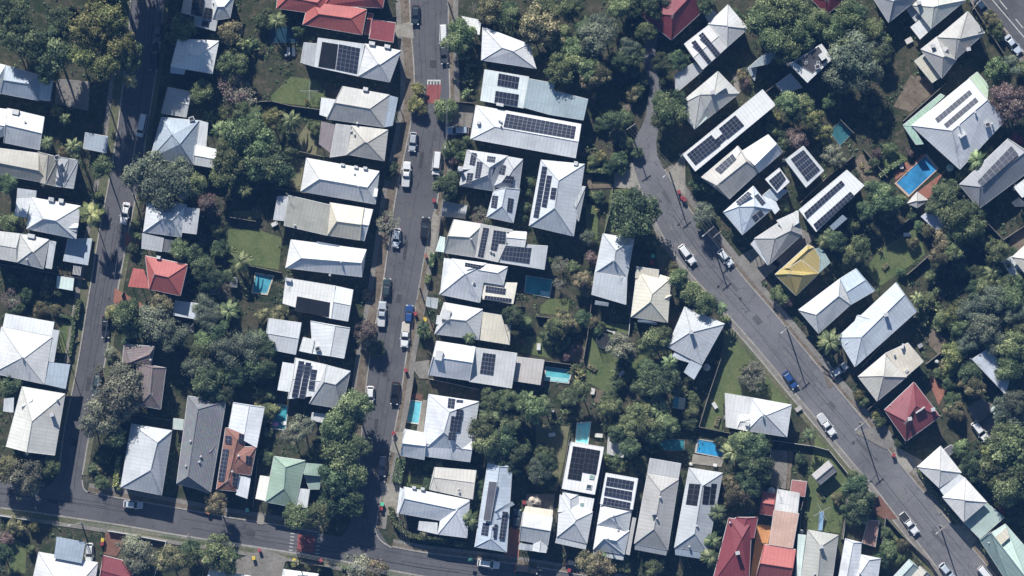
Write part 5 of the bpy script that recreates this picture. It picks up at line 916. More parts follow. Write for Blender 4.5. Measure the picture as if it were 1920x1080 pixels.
TL = '''D1190,105,22 G1212,60,22 D1185,130,16 D180,-120,44 D225,-130,46 D270,-140,46 D190,-180,44 D240,-190,46 D285,-200,44 D150,-50,40 D165,-90,40 D245,-45,48 D290,-60,44 D205,-60,44 G275,-30,30 D60,80,40 D100,92,42 D122,42,32 D32,32,32 D92,128,28 D20,70,26 Y165,52,36 Y205,35,36 Y222,82,34 Y160,102,30 Y195,122,30 D236,92,26 D244,118,20 Y178,10,24 Y215,5,24 D10,20,28 p243,152,16
Y105,208,12 S78,208,12 P121,222,13 P88,268,17 P136,274,19 O118,286,12 T150,272,13 P29,322,15 D10,345,20 S14,300,12 G192,314,21 S182,368,12 p168,402,25 G186,396,14 G18,418,18 S30,425,10 S60,200,9 S40,195,8 S4,190,8
S26,524,14 S88,530,15 N20,562,22 D30,575,18 O76,582,16 O104,580,12 S88,548,12 D48,555,16 D12,600,12 D110,545,12 D20,725,20 S36,738,12 D6,700,10
B278,328,44 B312,345,44 O290,360,34 B335,322,30 G360,345,26 G352,352,22 G344,50,26 O316,45,12 G328,70,18 D400,68,14 O432,60,24 T462,92,26 T452,82,20 G430,118,24 G448,118,20 P520,38,22 D492,42,18 D560,55,12 N438,165,36 N460,178,28 G378,172,22 G362,180,18 T402,215,20 P410,243,20 T395,222,16 G455,208,20 G470,205,18 G448,250,34 G462,262,30 Y508,222,22 G482,232,26 P545,225,22 G478,275,36 D500,300,34 D520,318,30 G428,300,34 G436,272,26 G420,325,26 G445,338,20 P458,356,18 D545,262,16 G590,240,14 S553,195,9 G603,192,10 S598,255,10 G596,222,9 D540,285,18 D455,300,24 D480,320,24
K378,385,22 K392,378,18 N398,395,20 G405,432,13 S412,445,8 G338,468,22 D362,480,20 D382,500,26 P451,490,26 D400,520,24 D412,465,18 N420,545,18 D350,520,14 D388,545,16 K275,390,10 O272,410,9 G254,422,10 G256,444,12 D248,466,12 O262,400,8 D370,460,18 D430,520,16 D345,550,10 T436,470,10 T470,520,10
G240,592,34 G256,608,26 B290,605,38 B322,628,32 O300,575,24 W270,590,20 B385,575,26 B392,600,26 P428,583,27 G385,640,24 G372,662,20 B430,658,38 B462,648,32 B445,675,28 P486,635,22 B368,690,28 D388,708,28 D440,700,26 T491,735,18 D495,652,22 D500,690,20 O494,592,16 O520,590,18 O552,590,15 T482,752,16 G505,770,18 D470,690,26 D400,740,20 D425,735,20 D505,740,14 D500,810,12 D496,790,10 D410,620,20 D340,650,18
W214,735,48 W188,778,36 W238,705,36 W232,760,32 W172,800,24 W205,660,14 D216,820,22 G195,852,18 S178,880,14 G190,905,14 S222,868,10 S222,895,10 S222,912,10 S188,882,13 D235,800,18 D245,640,14 Y212,585,16
O12,880,26 Y22,872,20 W45,892,34 W52,912,26 G92,875,21 O30,988,18 Y64,988,12 S60,1012,9 G58,1030,10 Y51,1065,9 K10,1010,16 D4,1040,20 W258,1040,34 W246,1022,24 O318,1050,26 D360,1028,20 G350,1046,22 G408,1038,34 G425,1050,26 O407,945,23 O396,935,14 S478,960,9 G556,968,28 G595,965,26 G575,975,18 W565,802,26 W548,815,20 G630,800,34 O655,795,26 G640,850,40 G652,890,34 D632,900,34 D600,835,18 G665,762,34 G645,740,14 D676,835,24 D620,950,28 D655,940,30 D500,860,14 D492,850,12 D545,880,8
W672,1064,30 O700,1072,28 Y755,1076,9 K685,622,22 W690,640,18 D705,652,18 S690,554,12 G688,562,9 D735,315,14 D728,328,10 N727,418,26 K722,408,12 T555,1056,10 T575,1062,10 S600,1066,10 S630,1068,8 O330,960,8 D345,945,8
Y785,168,15 Y782,195,18 O790,205,12 G836,205,22 O828,212,16 G845,200,14 G862,62,28 G852,80,22 D870,78,20 T868,106,14 T878,128,13 T872,152,15 T874,175,14 T880,140,10 O755,80,6 S753,130,5 O915,22,24 D905,40,18 N888,16,12 T940,45,18 G955,32,20 T925,10,14 D958,15,16 S735,86,6
O1012,48,36 O1000,62,24 O1040,75,24 G1055,62,20 G1025,20,26 G1070,18,26 P1055,66,16 B1115,68,36 B1130,52,30 B1105,90,26 G1078,92,28 G1048,132,30 G1072,112,26 G1105,128,24 O1108,145,24 O1125,140,22 G1095,52,20 G1160,12,26 D1185,10,28 D1222,8,28 D1190,38,18 T1185,62,10 T1192,45,10 B1178,88,20 D1165,110,20 D1195,165,16 O1188,175,18 D1200,150,14 G1245,195,28 G1262,210,26 D1245,225,24 D1272,190,20 D1150,225,20 D1130,232,14 B1158,253,16 D1172,222,18 D1140,218,18 D1175,270,16 D1160,300,18 D1195,285,12 Y1128,294,13 G1112,302,14 D1145,312,16 G1165,318,10
D1188,398,47 D1200,410,30 D1174,385,30 D836,345,24 D850,335,18 D842,360,16 G842,280,16 D860,272,16 K852,300,11 G866,290,14 D875,262,10 N905,402,20 N895,410,14 D992,342,11 D990,362,10 D985,388,11 D980,410,11 G832,436,6 S830,432,7 S822,505,8 S803,525,7
B1100,445,16 D1090,440,12 D1125,370,14 N1050,495,18 N1046,532,12 G1075,500,13 O1090,525,20 O1100,540,16 K1108,482,14 S1240,470,8 D1225,455,14
D963,592,22 G985,605,16 G1043,612,20 O1058,600,20 O1072,612,16 D1030,632,18 D1055,645,16 D1092,598,18 O1110,604,12 K1078,650,12 K1062,668,10 G1125,610,10 D1120,620,10 W1162,650,26 W1178,662,20 W1170,640,18 D1168,680,14 G1228,640,28 G1242,628,20 G1215,650,20 D1215,692,24 D1242,712,30 D1210,722,24 B1262,722,20 D1225,740,22 T1155,692,10 T1152,705,10 T1075,690,14 T1085,705,15 T1080,720,13 G1090,732,20 D1072,742,20 D1142,745,18 D1150,765,18 D1158,720,14 P1255,680,18 D1265,700,12
G920,752,22 P920,778,24 P938,762,20 G950,750,22 G982,755,22 G1000,768,24 P990,748,20 D1020,762,22 T1062,772,12 T1128,772,12 G1065,745,18 G1140,762,20 P1236,768,26 G1200,772,24 G1182,795,24 G1210,800,24 G1250,798,26 D1160,812,22 D1228,815,22 T1172,782,14 T1140,790,14 D1180,840,22 D1225,835,16 
G905,805,28 G915,830,28 D945,826,26 D938,855,24 B1012,882,26 D1025,868,22 G1020,848,18 D972,850,20 D985,835,14 D962,872,20 D970,890,18 S1046,838,8 G1150,862,18 G1163,872,14 G1200,870,18 D1215,880,14 D1190,885,12 D1030,900,18 D955,800,20
T1285,735,14 G1300,745,12 G1296,770,16 D1292,790,16 D1305,755,10 D1290,715,10 D1280,690,12
B1318,398,22 B1330,410,16 D1322,420,16 G1272,522,22 Y1268,512,14 G1298,550,22 G1320,568,24 Y1315,556,16 P1352,578,17 S1360,600,10 O1262,498,10 D1280,545,18 D1252,560,10 N1412,705,30 G1400,695,14 D1422,722,18 B1400,715,18 W1415,690,14
G1430,40,38 G1465,28,40 G1450,72,32 G1500,58,34 G1478,92,28 G1440,15,28 G1528,38,28 G1560,55,28 D1500,20,28 G1590,30,28 G1612,52,24 G1575,80,20 B1600,105,46 B1578,145,32 B1620,135,34 B1645,92,24 G1640,52,22 G1652,75,18 D1540,75,18 D1610,20,20 G1478,192,26 G1505,198,24 D1495,215,20 Y1452,222,15 G1450,238,16 D1475,245,18 Y1525,222,20 Y1540,245,20 Y1550,262,14 K1490,258,20 N1505,262,18 O1390,140,12 K1398,155,10 D1240,118,20 D1270,112,20 D1290,118,18 D1320,10,20 D1375,30,16 Y1472,121,8 D1655,100,20 D1640,190,16 O1640,210,14 D1650,230,12 D1620,200,14 D1560,190,18
D1310,345,18 D1330,350,14 O1318,335,12 G1468,385,13 O1430,365,6 W1560,290,20 W1575,300,14 P1545,450,18 D1570,452,20 P1555,440,14 G1598,478,22 Y1590,495,18 G1612,462,22 D1575,480,16 D1600,400,14 G1600,420,14 G1608,500,16 D1470,268,14 O1462,285,10
G1652,362,24 D1665,380,26 D1640,352,20 D1668,400,20 G1690,375,12 D1625,395,20 W1630,405,9 D1602,330,10 K1645,290,12 G1670,280,14 D1640,305,12 K1705,285,10 S1715,300,8
D1770,368,26 D1758,385,22 D1785,355,18 G1790,405,30 D1815,400,26 G1825,425,24 G1795,435,22 Y1800,420,10 O1740,430,16 O1770,450,22 O1760,478,20 G1785,470,20 Y1815,450,13 Y1820,478,9 P1832,300,24 Y1800,330,10 Y1815,320,12 G1850,285,14 D1710,405,10 D1725,425,12 O1712,455,12 K1722,320,8 D1690,510,10 O1665,520,8 O1650,530,7
K1882,185,28 K1900,205,30 K1912,180,24 K1880,215,22 G1868,128,22 B1892,125,22 G1878,150,20 G1918,130,16 O1858,35,18 G1868,55,16 D1872,70,10 R1905,262,14 R1918,250,10 R1895,275,8 O1715,250,9
G1870,470,24 D1862,490,18 P1862,512,20 G1890,500,18 D1850,520,20 W1838,540,14 G1885,535,22 D1910,520,20 D1900,480,16 D1830,510,16 D1760,505,16 G1745,520,14 S1740,505,9 D1800,505,20 D1805,470,16 D1845,455,18
T1755,545,14 G1735,565,18 T1750,575,14 T1735,598,14 G1728,585,14 T1760,615,14 G1765,600,16 P1720,560,16 Y1792,590,24 G1800,610,22 B1830,582,32 B1845,615,34 B1862,640,26 B1815,640,22 Y1790,665,24 Y1782,690,20 G1800,645,20 B1868,560,28 G1895,555,30 B1905,580,28 G1900,650,34 G1892,690,26 G1912,620,24 G1880,675,20 D1820,700,24 D1835,690,18 O1828,725,22 O1810,710,18 G1785,752,18 O1790,770,20 Y1805,735,9 B1905,755,28 B1882,768,24 B1912,785,24 G1880,795,16 D1830,545,20 G1850,535,22 D1780,720,14 D1762,700,12 O1770,685,12 D1895,720,18
P1557,640,28 G1465,552,20 K1475,562,14 D1478,545,14 Y1612,742,13 G1620,752,12 Y1645,778,11 G1650,790,12 G1688,828,12 O1700,832,9 D1768,835,10 D1505,640,8 D1735,700,12 D1725,710,10 G1745,690,8 D1590,755,8
G1900,848,46 G1880,830,34 G1872,880,36 Y1860,850,20 G1905,905,36 G1885,920,28 G1912,880,30 D1822,868,24 G1800,842,18 D1838,885,22 D1815,885,20 D1850,905,14 D1908,968,20 D1895,975,16 S1862,912,10 D1915,930,20 O1845,930,8
P1375,848,26 G1388,832,24 D1420,838,28 G1432,828,20 D1422,875,30 D1410,905,26 D1432,905,16 O1370,905,18 O1378,925,22 O1365,935,16 P1345,962,22 D1350,985,14 P1335,1015,24 P1332,1045,24 D1342,1060,14 D1352,832,14 D1405,860,24 P1517,815,15 D1500,862,12 D1515,850,10 N1460,905,12 D1488,1055,10 S1503,945,8 O1570,935,12 D1572,945,10 D1590,955,14 D1590,925,12 D1605,910,26 D1612,945,30 G1600,890,12 D1600,975,14 P1618,972,17 D1625,940,16 G1668,1030,20 D1652,1050,20 O1690,1022,14 D1660,1000,14 G1685,1045,12 D1640,1065,10 D1682,995,10
O1105,1058,26 O1130,1065,28 O1140,1050,16 G1170,1060,16 G1226,1063,20 P1128,1045,14 D1155,1045,10 P880,975,24 D872,965,12 W795,1000,11 D812,862,20 D795,868,14 D805,905,14 O1042,1030,6 D1035,1055,10 D897,920,20 D890,950,14 K965,960,6 D885,890,14 S1565,880,8 K1535,900,7 G795,622,14 P793,610,14 P880,632,14 D815,630,10 D650,600,8 G1505,855,8 D1715,930,8 D1855,790,8 Y1595,740,6 K1355,630,8'''
import re
_all = sorted([(k, float(x), float(y), float(r)*1.0) for k, x, y, r in re.findall(r'([A-Za-z])(\d+),(-?\d+),(\d+)', TL)], key=lambda t: -t[3])  # negative y: unseen trees added beyond the edge to shade the west street
nt_ = ns_ = 0; TUFTS = []
for k, x, y, r in _all:
    if k in 'PpT': tree(k, x, y, r, False); continue
    if k not in 'SR' and nt_ < 298 and r > 13: nt_ += 1; tree(k, x, y, r, False)
    elif ns_ < 296: ns_ += 1; tree(k, x, y, r, True)
    else: TUFTS.append((x, y, r))
print('trees', nt_, 'shrubs', ns_, 'left for undergrowth', len(TUFTS))
# hedges
def hedge(pts, w_, h, label, kind='G'):
    rng = random.Random(int(pts[0][0])); pts = resample(pts, max(3, int(sum(math.dist(a, b) for a, b in zip(pts, pts[1:]))/5)))
    c = pts[len(pts)//2]; H = empty('hedge', W(*c), label, 'hedge'); mb = MB(); L = offset(pts, w_/2*.9); R = offset(pts, -w_/2*.9)
    for i in range(len(pts)-1):
        a, b, c_, d_ = W(*L[i], h*.93), W(*L[i+1], h*.93), W(*R[i+1], h*.93), W(*R[i], h*.93); lo = [Vector((v.x, v.y, 0)) for v in (a, b, c_, d_)]
        mb.prism(lo, [a, b, c_, d_], 0, False)
        n = int(math.dist(pts[i], pts[i+1])*w_*.55)
        for k in range(n):
            u, v = rng.random(), rng.random(); p = a.lerp(b, u).lerp(d_.lerp(c_, u), v); p.z = h*rng.uniform(.9, 1.06); leafquad(mb, p, Vector((rng.uniform(-1,1), rng.uniform(-1,1), 1.2)), rng.uniform(.12,.26), rng, .7, rng.random())
        for k in range(int(n*.7)):
            u = rng.random(); p = (a.lerp(b, u) if rng.random() < .5 else d_.lerp(c_, u)); p.z = rng.uniform(.1, h); p += Vector((rng.uniform(-.12,.12), rng.uniform(-.12,.12), 0)); leafquad(mb, p, Vector((rng.uniform(-1,1), rng.uniform(-1,1), .6)), rng.uniform(.12,.26), rng, .7, rng.random())
    mb.build('foliage', F[kind], H, tint=True)
hedge([(733,950),(736,972),(748,990),(768,1003),(800,1010),(840,1016)], 9, 2.0, 'curved clipped hedge around the white gabled corner house')
hedge([(850,1018),(872,1022)], 9, 2.0, 'short clipped hedge stub right of the corner gate')
hedge([(752,860),(748,885),(744,905)], 18, 1.8, 'tall clipped hedge beside the middle street lawn', 'G')
hedge([(148,562),(145,580),(142,600)], 10, 1.8, 'straight hedge by the west street, upper length'); hedge([(105,590),(130,594),(138,605),(136,630),(130,668)], 6, 1.4, 'curved hedge enclosing the small west street lawn'); hedge([(222,855),(220,880),(216,912)], 9, 1.5, 'narrow hedge left of the bottom left white house', 'Y')
hedge([(812,475),(808,500)], 9, 1.5, 'small clipped hedge beside the middle street driveway'); hedge([(803,515),(801,530)], 9, 1.4, 'short roadside hedge below the small clipped one')
hedge([(1100,318),(1146,322)], 9, 1.6, 'low hedge row above the shaded parking bay'); hedge([(1100,362),(1126,366)], 8, 1.5, 'low rounded hedge beside the top lawn path')
hedge([(1722,880),(1745,915),(1770,948),(1798,982)], 7, 1.2, 'long narrow hedge along the twin white pyramids', 'G'); hedge([(1838,1020),(1870,1062),(1885,1080)], 7, 1.2, 'narrow hedge along the green metal roof', 'G')
hedge([(1272,905),(1262,960),(1255,1030)], 7, 1.4, 'tall thin hedge between the two grey bottom roofs', 'D'); hedge([(1186,870),(1192,930)], 5, 1.3, 'thin shady hedge between white and grey roofs', 'D'); hedge([(640,1064),(700,1072)], 4, 1.0, 'low hedge at the bottom kerb', 'G')
hedge([(1650,330),(1672,312),(1694,300)], 8, 1.4, 'clipped green hedge strip above the net-covered pool', 'G'); hedge([(855,300),(868,312),(872,320)], 6, 1.2, 'small hedge outside the many-solar-group roof', 'G')
# ---------------------------------------------------------------- bins
def bin_(x, y, lid, nm, desc=None):
    H = empty('wheelie_bin', W(x, y, .13), None, 'bin', 'wheelie bins at the kerbs'); later(H, nm + '-lidded wheelie bin', (x, y)); b = W(x, y, .13); rz = random.uniform(-.4, .4); R = Matrix.Translation(b) @ Matrix.Rotation(rz, 4, 'Z')
    def fin(mb, n, m): mb.v = [tuple(R @ Vector(v)) for v in mb.v]; mb.build(n, m, H)
    mb = MB(); mb.prism([Vector((sx*.24, sy*.26, .05)) for sx, sy in ((-1,-1),(1,-1),(1,1),(-1,1))], [Vector((sx*.32, sy*.36, 1.02)) for sx, sy in ((-1,-1),(1,-1),(1,1),(-1,1))]); fin(mb, 'bin_body', plain('bin_green', (.03,.07,.045), .5))
    mb = MB(); mb.prism([Vector((sx*.35, sy*.40, 1.03)) for sx, sy in ((-1,-1),(1,-1),(1,1),(-1,1))], [Vector((sx*.33, sy*.36, 1.12)) for sx, sy in ((-1,-1),(1,-1),(1,1),(-1,1))]); fin(mb, 'lid', plain('bin_lid_' + nm, lid, .45))
    for s in (1, -1): mb = MB(); mb.tube((s*.2, -.3, .12), (s*.28, -.3, .12), .12, .12, 10); fin(mb, 'wheel', M_tyre)
RB = (.30,.05,.055); YB = (.62,.46,.06); GB = (.12,.5,.3)
for x, y, c, n in ((243,334,RB,'red'),(189,698,RB,'red'),(193,1012,YB,'yellow'),(192,1019,RB,'red'),(391,960,(.45,.18,.08),'orange'),(464,956,(.3,.65,.5),'mint'),(487,1031,RB,'red'),(476,1046,YB,'yellow'),(602,1050,RB,'red'),(738,812,RB,'red'),(717,945,GB,'green'),(715,953,RB,'red'),(761,694,RB,'red'),(779,588,RB,'red'),(797,599,YB,'yellow'),(701,615,GB,'green'),(700,622,RB,'red'),(814,376,RB,'red'),
  (799,480,(.3,.12,.08),'brown'),(1067,1069,RB,'red'),(1224,480,GB,'green'),(1222,492,RB,'red'),(1273,360,RB,'red'),(1279,371,RB,'red'),(1283,374,RB,'red'),(1675,853,RB,'red'),(1866,944,YB,'yellow'),(1869,948,YB,'yellow'),(1873,952,(.45,.18,.08),'orange'),(1877,957,RB,'red'),(1880,960,RB,'red'),(1883,964,RB,'red'),(1886,968,YB,'yellow'),(552,1050,YB,'yellow'),(983,942,RB,'red')): bin_(x, y, c, n)
# ---------------------------------------------------------------- power poles and wires
M_pole = plain('timber_pole', (.3,.27,.23), .85, .2, 4); M_wire = plain('wire', (.2,.2,.22), .5)
poles = [(1181,240,8.5,.6),(1255,322,9,.7),(1328,432,9.5,.7),(1474,612,10,.7),(1612,792,10,.7),(1762,985,10,.7),(152,978,9,.2),(354,1003,9,.2),(556,1034,9,.2),(770,1078,9,.2),(192,705,9,1.4),(246,352,9,1.4),(303,20,9,1.4),(841,6,9,1.4),(838,262,9,1.4),(787,540,9,1.4),(738,822,9,1.4),(1342,440,6,.7),(1822,15,9,.9)]
PT = []
for x, y, h, a in poles:
    H = empty('power_pole', W(x, y, 0), None, 'power pole', 'power poles along the streets'); later(H, 'timber power pole', (x, y)); b = W(x, y, .1); mb = MB(); mb.tube(b, b + Vector((0,0,h)), .16, .11, 9); mb.build('pole', M_pole, H)
    d_ = Vector((math.cos(a), math.sin(a), 0)); mb = MB(); mb.box(b + Vector((0,0,h-.3)), (2.2,.12,.14), a); mb.build('crossarm', M_pole, H)
    for t in (-.95, -.35, .35, .95):
        p = b + Vector((0,0,h-.23)) + d_*t; mb = MB(); mb.tube(p, p + Vector((0,0,.2)), .05, .035, 6); mb.build('insulator', M_gutter, H)
    if h > 9.2 or x in (1255, 192, 838, 152):
        p = b + Vector((0,0,h-1.6)); q = p + Vector((d_.x*-1.8, d_.y*-1.8, .35)); mb = MB(); mb.tube(p, q, .04, .03, 5); mb.box(q, (.55,.22,.1), a); mb.build('street_light', M_vent, H)
    PT.append((b + Vector((0,0,h)), d_))
wl = [(0,1),(1,2),(2,3),(3,4),(4,5),(6,7),(7,8),(8,9),(10,6),(11,10),(12,11),(13,14),(14,15),(15,16),(16,9)]
wn = 0
for i, j in wl:
    (a, da), (b, db) = PT[i], PT[j]; H = empty('power_line', (a+b)/2*Vector((1,1,0)).length*0 + Vector(((a.x+b.x)/2, (a.y+b.y)/2, 0)), None, 'power line', 'overhead lines between the poles')
    mx = ((a.x+b.x)/2/S+960, 540-(a.y+b.y)/2/S); later(H, 'span of overhead power wires', mx)
    s = 1 if da.dot(db) > 0 else -1
    for t in (-.95, -.35, .35, .95):
        mb = MB(); p = a + da*t; q = b + db*t*s; prev = p
        for k in range(1, 9):
            f = k/8; c = p.lerp(q, f) - Vector((0,0,1.0*4*f*(1-f)*.8)); mb.tube(prev, c, .018, .018, 3); prev = c
        mb.build('wire', M_wire, H)
# ---------------------------------------------------------------- fences
def fence(pts, h=1.7, m=None, nm='timber_fence', d_='timber boundary fence', T=None):
    if T: pts = [tp(T, p) for p in pts]
    P = [W(*p) for p in pts]; c = pts[len(pts)//2] if len(pts) > 2 else ((pts[0][0]+pts[1][0])/2, (pts[0][1]+pts[1][1])/2); H = empty(nm, W(*c), None, 'fence', 'fences between the gardens'); later(H, d_, c); m = m or M_fence
    mb = MB()
    for a, b in zip(P, P[1:]):
        L = (b-a).length; t = (b-a).normalized(); ang = math.atan2(t.y, t.x); mb.box((a+b)/2 + Vector((0,0,h/2)), (L, .05, h), ang); mb.box((a+b)/2 + Vector((0,0,h+.02)), (L, .11, .04), ang)
    mb.build('fence_panel', m, H)
    for a, b in zip(P, P[1:]):
        L = (b-a).length; n = max(1, int(L/4)); t = (b-a).normalized()
        for k in range(n+1): q = a + t*L*k/n; m2 = MB(); m2.box(q + Vector((0,0,h/2+.05)), (.12,.12,h+.1), math.atan2(t.y, t.x)); m2.build('post', m, H)
M_fence = plain('weathered_timber', (.2,.18,.155), .9, .3, 3); M_white = plain('white_fence_paint', (.6,.6,.58), .7); M_wallc = plain('rendered_wall', (.45,.43,.38), .9, .2, 2)
FT = [((1,0),[(640,765),(760,760),(900,795),(1160,830)]), ((1,1),[(700,-10),(870,35),(1140,95),(1200,100)]), ((1,1),[(780,330),(1010,368)]), ((1,1),[(450,550),(640,580)]), ((1,1),[(560,905),(830,965)]), ((0,1),[(0,900),(380,965),(640,1015)]), ((0,1),[(0,140),(150,165)]),
 ((0,1),[(400,420),(600,445)]), ((1,2),[(0,390),(80,440),(160,520)]), ((1,2),[(800,775),(770,930),(745,1070)]), ((3,1),[(755,330),(740,480),(690,670)]), ((3,1),[(860,0),(845,210)]), ((3,2),[(600,60),(565,360),(535,530)]), ((3,2),[(885,220),(870,400)]), ((3,2),[(30,520),(200,540),(440,572)]), ((3,2),[(180,210),(300,225),(420,240)]),
 ((4,2),[(320,420),(200,780),(120,1040),(290,1075),(420,1100)]), ((4,3),[(670,65),(640,300),(600,440)]), ((4,3),[(660,60),(980,105),(1095,135),(1255,335),(1200,800)]), ((4,3),[(930,370),(890,560),(850,1000)]), ((4,1),[(880,440),(1080,250),(1280,90)]), ((5,1),[(70,40),(250,250)]), ((5,1),[(290,665),(430,550)]), ((5,1),[(400,980),(560,840)]), ((5,1),[(960,550),(1120,720),(1300,600)]),
 ((5,0),[(370,910),(690,625)]), ((5,0),[(870,10),(1120,400)]), ((5,2),[(545,150),(280,350),(60,590)]), ((5,2),[(540,570),(670,470)]), ((5,2),[(105,910),(175,850)]), ((5,2),[(930,1010),(1070,900)]), ((5,3),[(690,120),(740,100),(830,210)]), ((5,3),[(240,640),(200,900),(180,1080)]), ((5,3),[(245,640),(350,760),(560,960),(640,1080)]), ((3,3),[(700,130),(660,420),(600,800)]), ((3,3),[(430,30),(370,420),(310,800)]),
 ((3,3),[(940,560),(910,860)]), ((0,3),[(0,625),(230,660)]), ((0,3),[(815,740),(970,765)]), ((0,3),[(990,770),(1250,820),(1160,1080)]), ((2,3),[(400,655),(470,750),(580,775)]), ((2,2),[(545,660),(520,830),(480,1030)]), ((2,2),[(660,680),(1030,760)]), ((2,0),[(780,760),(990,775)]), ((1,3),[(870,960),(1200,1010)]), ((1,3),[(660,150),(620,560)]), ((4,0),[(1180,900),(1280,1000)]), ((5,3),[(70,580),(110,510),(180,480)]), ((0,2),[(930,30),(915,60)]), ((4,3),[(1190,800),(1215,640),(1230,400)]), ((2,1),[(745,545),(720,760)]), ((4,0),[(620,690),(690,640),(745,710)]), ((0,2),[(985,950),(1280,990)])]
for i, (T, p) in enumerate(FT):
    if i in (37, 38, 39, 13, 40): fence(p, 1.4, M_white, 'white_fence', 'white painted fence', T)
    elif i in (17, 42, 18): fence(p, 1.5, M_wallc, 'rendered_wall', 'pale rendered garden wall', T)
    else: fence(p, 1.7, None, T=T)
# ---------------------------------------------------------------- garden furniture and small things
def lounger(T, x, y, lab):
    b = W(*tp(T, (x, y))); H = empty('sun_lounger', b, lab, 'sun lounger', 'sun loungers by the shaded pool'); mb = MB(); mb.box(b + Vector((0,-.2,.35)), (.65,1.2,.12)); mb.build('seat', M_gutter, H)
    mb = MB(); mb.prism([b + Vector((s*.32, yy, z)) for s, yy, z in ((-1,.42,.32),(1,.42,.32),(1,1.0,.62),(-1,1.0,.62))], [b + Vector((s*.32, yy, z)) for s, yy, z in ((-1,.42,.42),(1,.42,.42),(1,1.0,.74),(-1,1.0,.74))]); mb.build('backrest', M_gutter, H)
    for sx in (-.28,.28):
        for sy in (-.7,.35): mb = MB(); mb.box(b + Vector((sx, sy, .15)), (.06,.06,.3)); mb.build('leg', M_vent, H)
lounger((1,0), 884, 392, 'left white sun lounger of the pair by shaded pool'); lounger((1,0), 922, 392, 'right white sun lounger of the pair by shaded pool')
def hoist(px, py, lab, R_=1.9, a0=.4):
    b = W(px, py); H = empty('clothes_hoist', b, lab, 'clothesline'); mb = MB(); mb.tube(b, b + Vector((0,0,2.1)), .04, .04, 6); mb.build('pole', M_vent, H)
    tips = []
    for k in range(4):
        a = a0 + k*1.5708; t = b + Vector((math.cos(a)*R_, math.sin(a)*R_, 2.35)); tips.append(t); mb = MB(); mb.tube(b + Vector((0,0,2.1)), t, .035, .03, 5); mb.build('arm', M_vent, H)
    mb = MB()
    for f in (.5, .75, 1):
        for k in range(4): c = b + Vector((0,0,2.1)); mb.tube(c.lerp(tips[k], f), c.lerp(tips[(k+1) % 4], f), .012, .012, 3)
    mb.build('line', M_wire, H)
hoist(*tp((1,0),(1042,685)), 'rotary clothesline on the round-cornered top lawn', 1.9, 0); hoist(*tp((4,3),(1040,592)), 'rotary clothesline at the top of the blue slide', 2.0, .5); hoist(*tp((5,1),(98,540)), 'rotary clothesline among dark shrubs, right side', 1.5, .9); hoist(*tp((1,2),(145,300)), 'rotary clothesline below the white and blue shed', 1.3, .8)
# blue slide
b0, b1 = W(*tp((4,3),(1043,598)), 1.6), W(*tp((4,3),(1030,738)), .3); H = empty('garden_slide', W(*tp((4,3),(1036,670))), 'long pale blue slide on the fenced lawn', 'slide'); mb = MB(); sd = Vector((.45,0,0)); mb.prism([b0-sd-Vector((0,0,.06)), b0+sd-Vector((0,0,.06)), b1+sd-Vector((0,0,.06)), b1-sd-Vector((0,0,.06))], [b0-sd, b0+sd, b1+sd, b1-sd]); mb.build('chute', plain('slide_plastic', (.35,.55,.75), .4), H)
for s in (-1, 1): mb = MB(); q = sd*s*1.05; z = Vector((0,0,.15)); mb.prism([b0+q*.93, b0+q, b1+q, b1+q*.93], [b0+q*.93+z, b0+q+z, b1+q+z, b1+q*.93+z]); mb.build('side_rail', plain('slide_rail', (.55,.65,.75), .4), H)
for s in (-1, 1): mb = MB(); mb.tube((b0.x+s*.4, b0.y, 0), (b0.x+s*.4, b0.y, 1.6), .04, .04, 6); mb.build('leg', M_vent, H)
# trampoline
b = W(*tp((3,2),(686,398))); H = empty('trampoline', b, 'round black trampoline with safety net on the long lawn', 'trampoline'); R_ = 1.5
mb = MB(); mb.face([b + Vector((math.cos(k*.2618)*R_*.88, math.sin(k*.2618)*R_*.88, .8)) for k in range(24)]); mb.build('mat', M_black, H)
mb = MB()
for k in range(24):
    a, c = k*.2618, (k+1)*.2618; mb.tube(b + Vector((math.cos(a)*R_, math.sin(a)*R_, .82)), b + Vector((math.cos(c)*R_, math.sin(c)*R_, .82)), .1, .1, 5)
mb.build('frame', plain('trampoline_pad', (.05,.07,.09), .6), H)
mb = MB()
for k in range(48):
    a, c = k*.1309, k*.1309+.03; mb.face([b + Vector((math.cos(a)*R_, math.sin(a)*R_, .85)), b + Vector((math.cos(c)*R_, math.sin(c)*R_, .85)), b + Vector((math.cos(c)*R_, math.sin(c)*R_, 2.5)), b + Vector((math.cos(a)*R_, math.sin(a)*R_, 2.5))])
mb.build('net', M_black, H)
for k in range(8):
    a = k*.785; mb = MB(); q = b + Vector((math.cos(a)*R_*1.03, math.sin(a)*R_*1.03, 0)); mb.tube(q, q + Vector((0,0,2.55)), .035, .035, 5); mb.build('pole', M_vent, H)
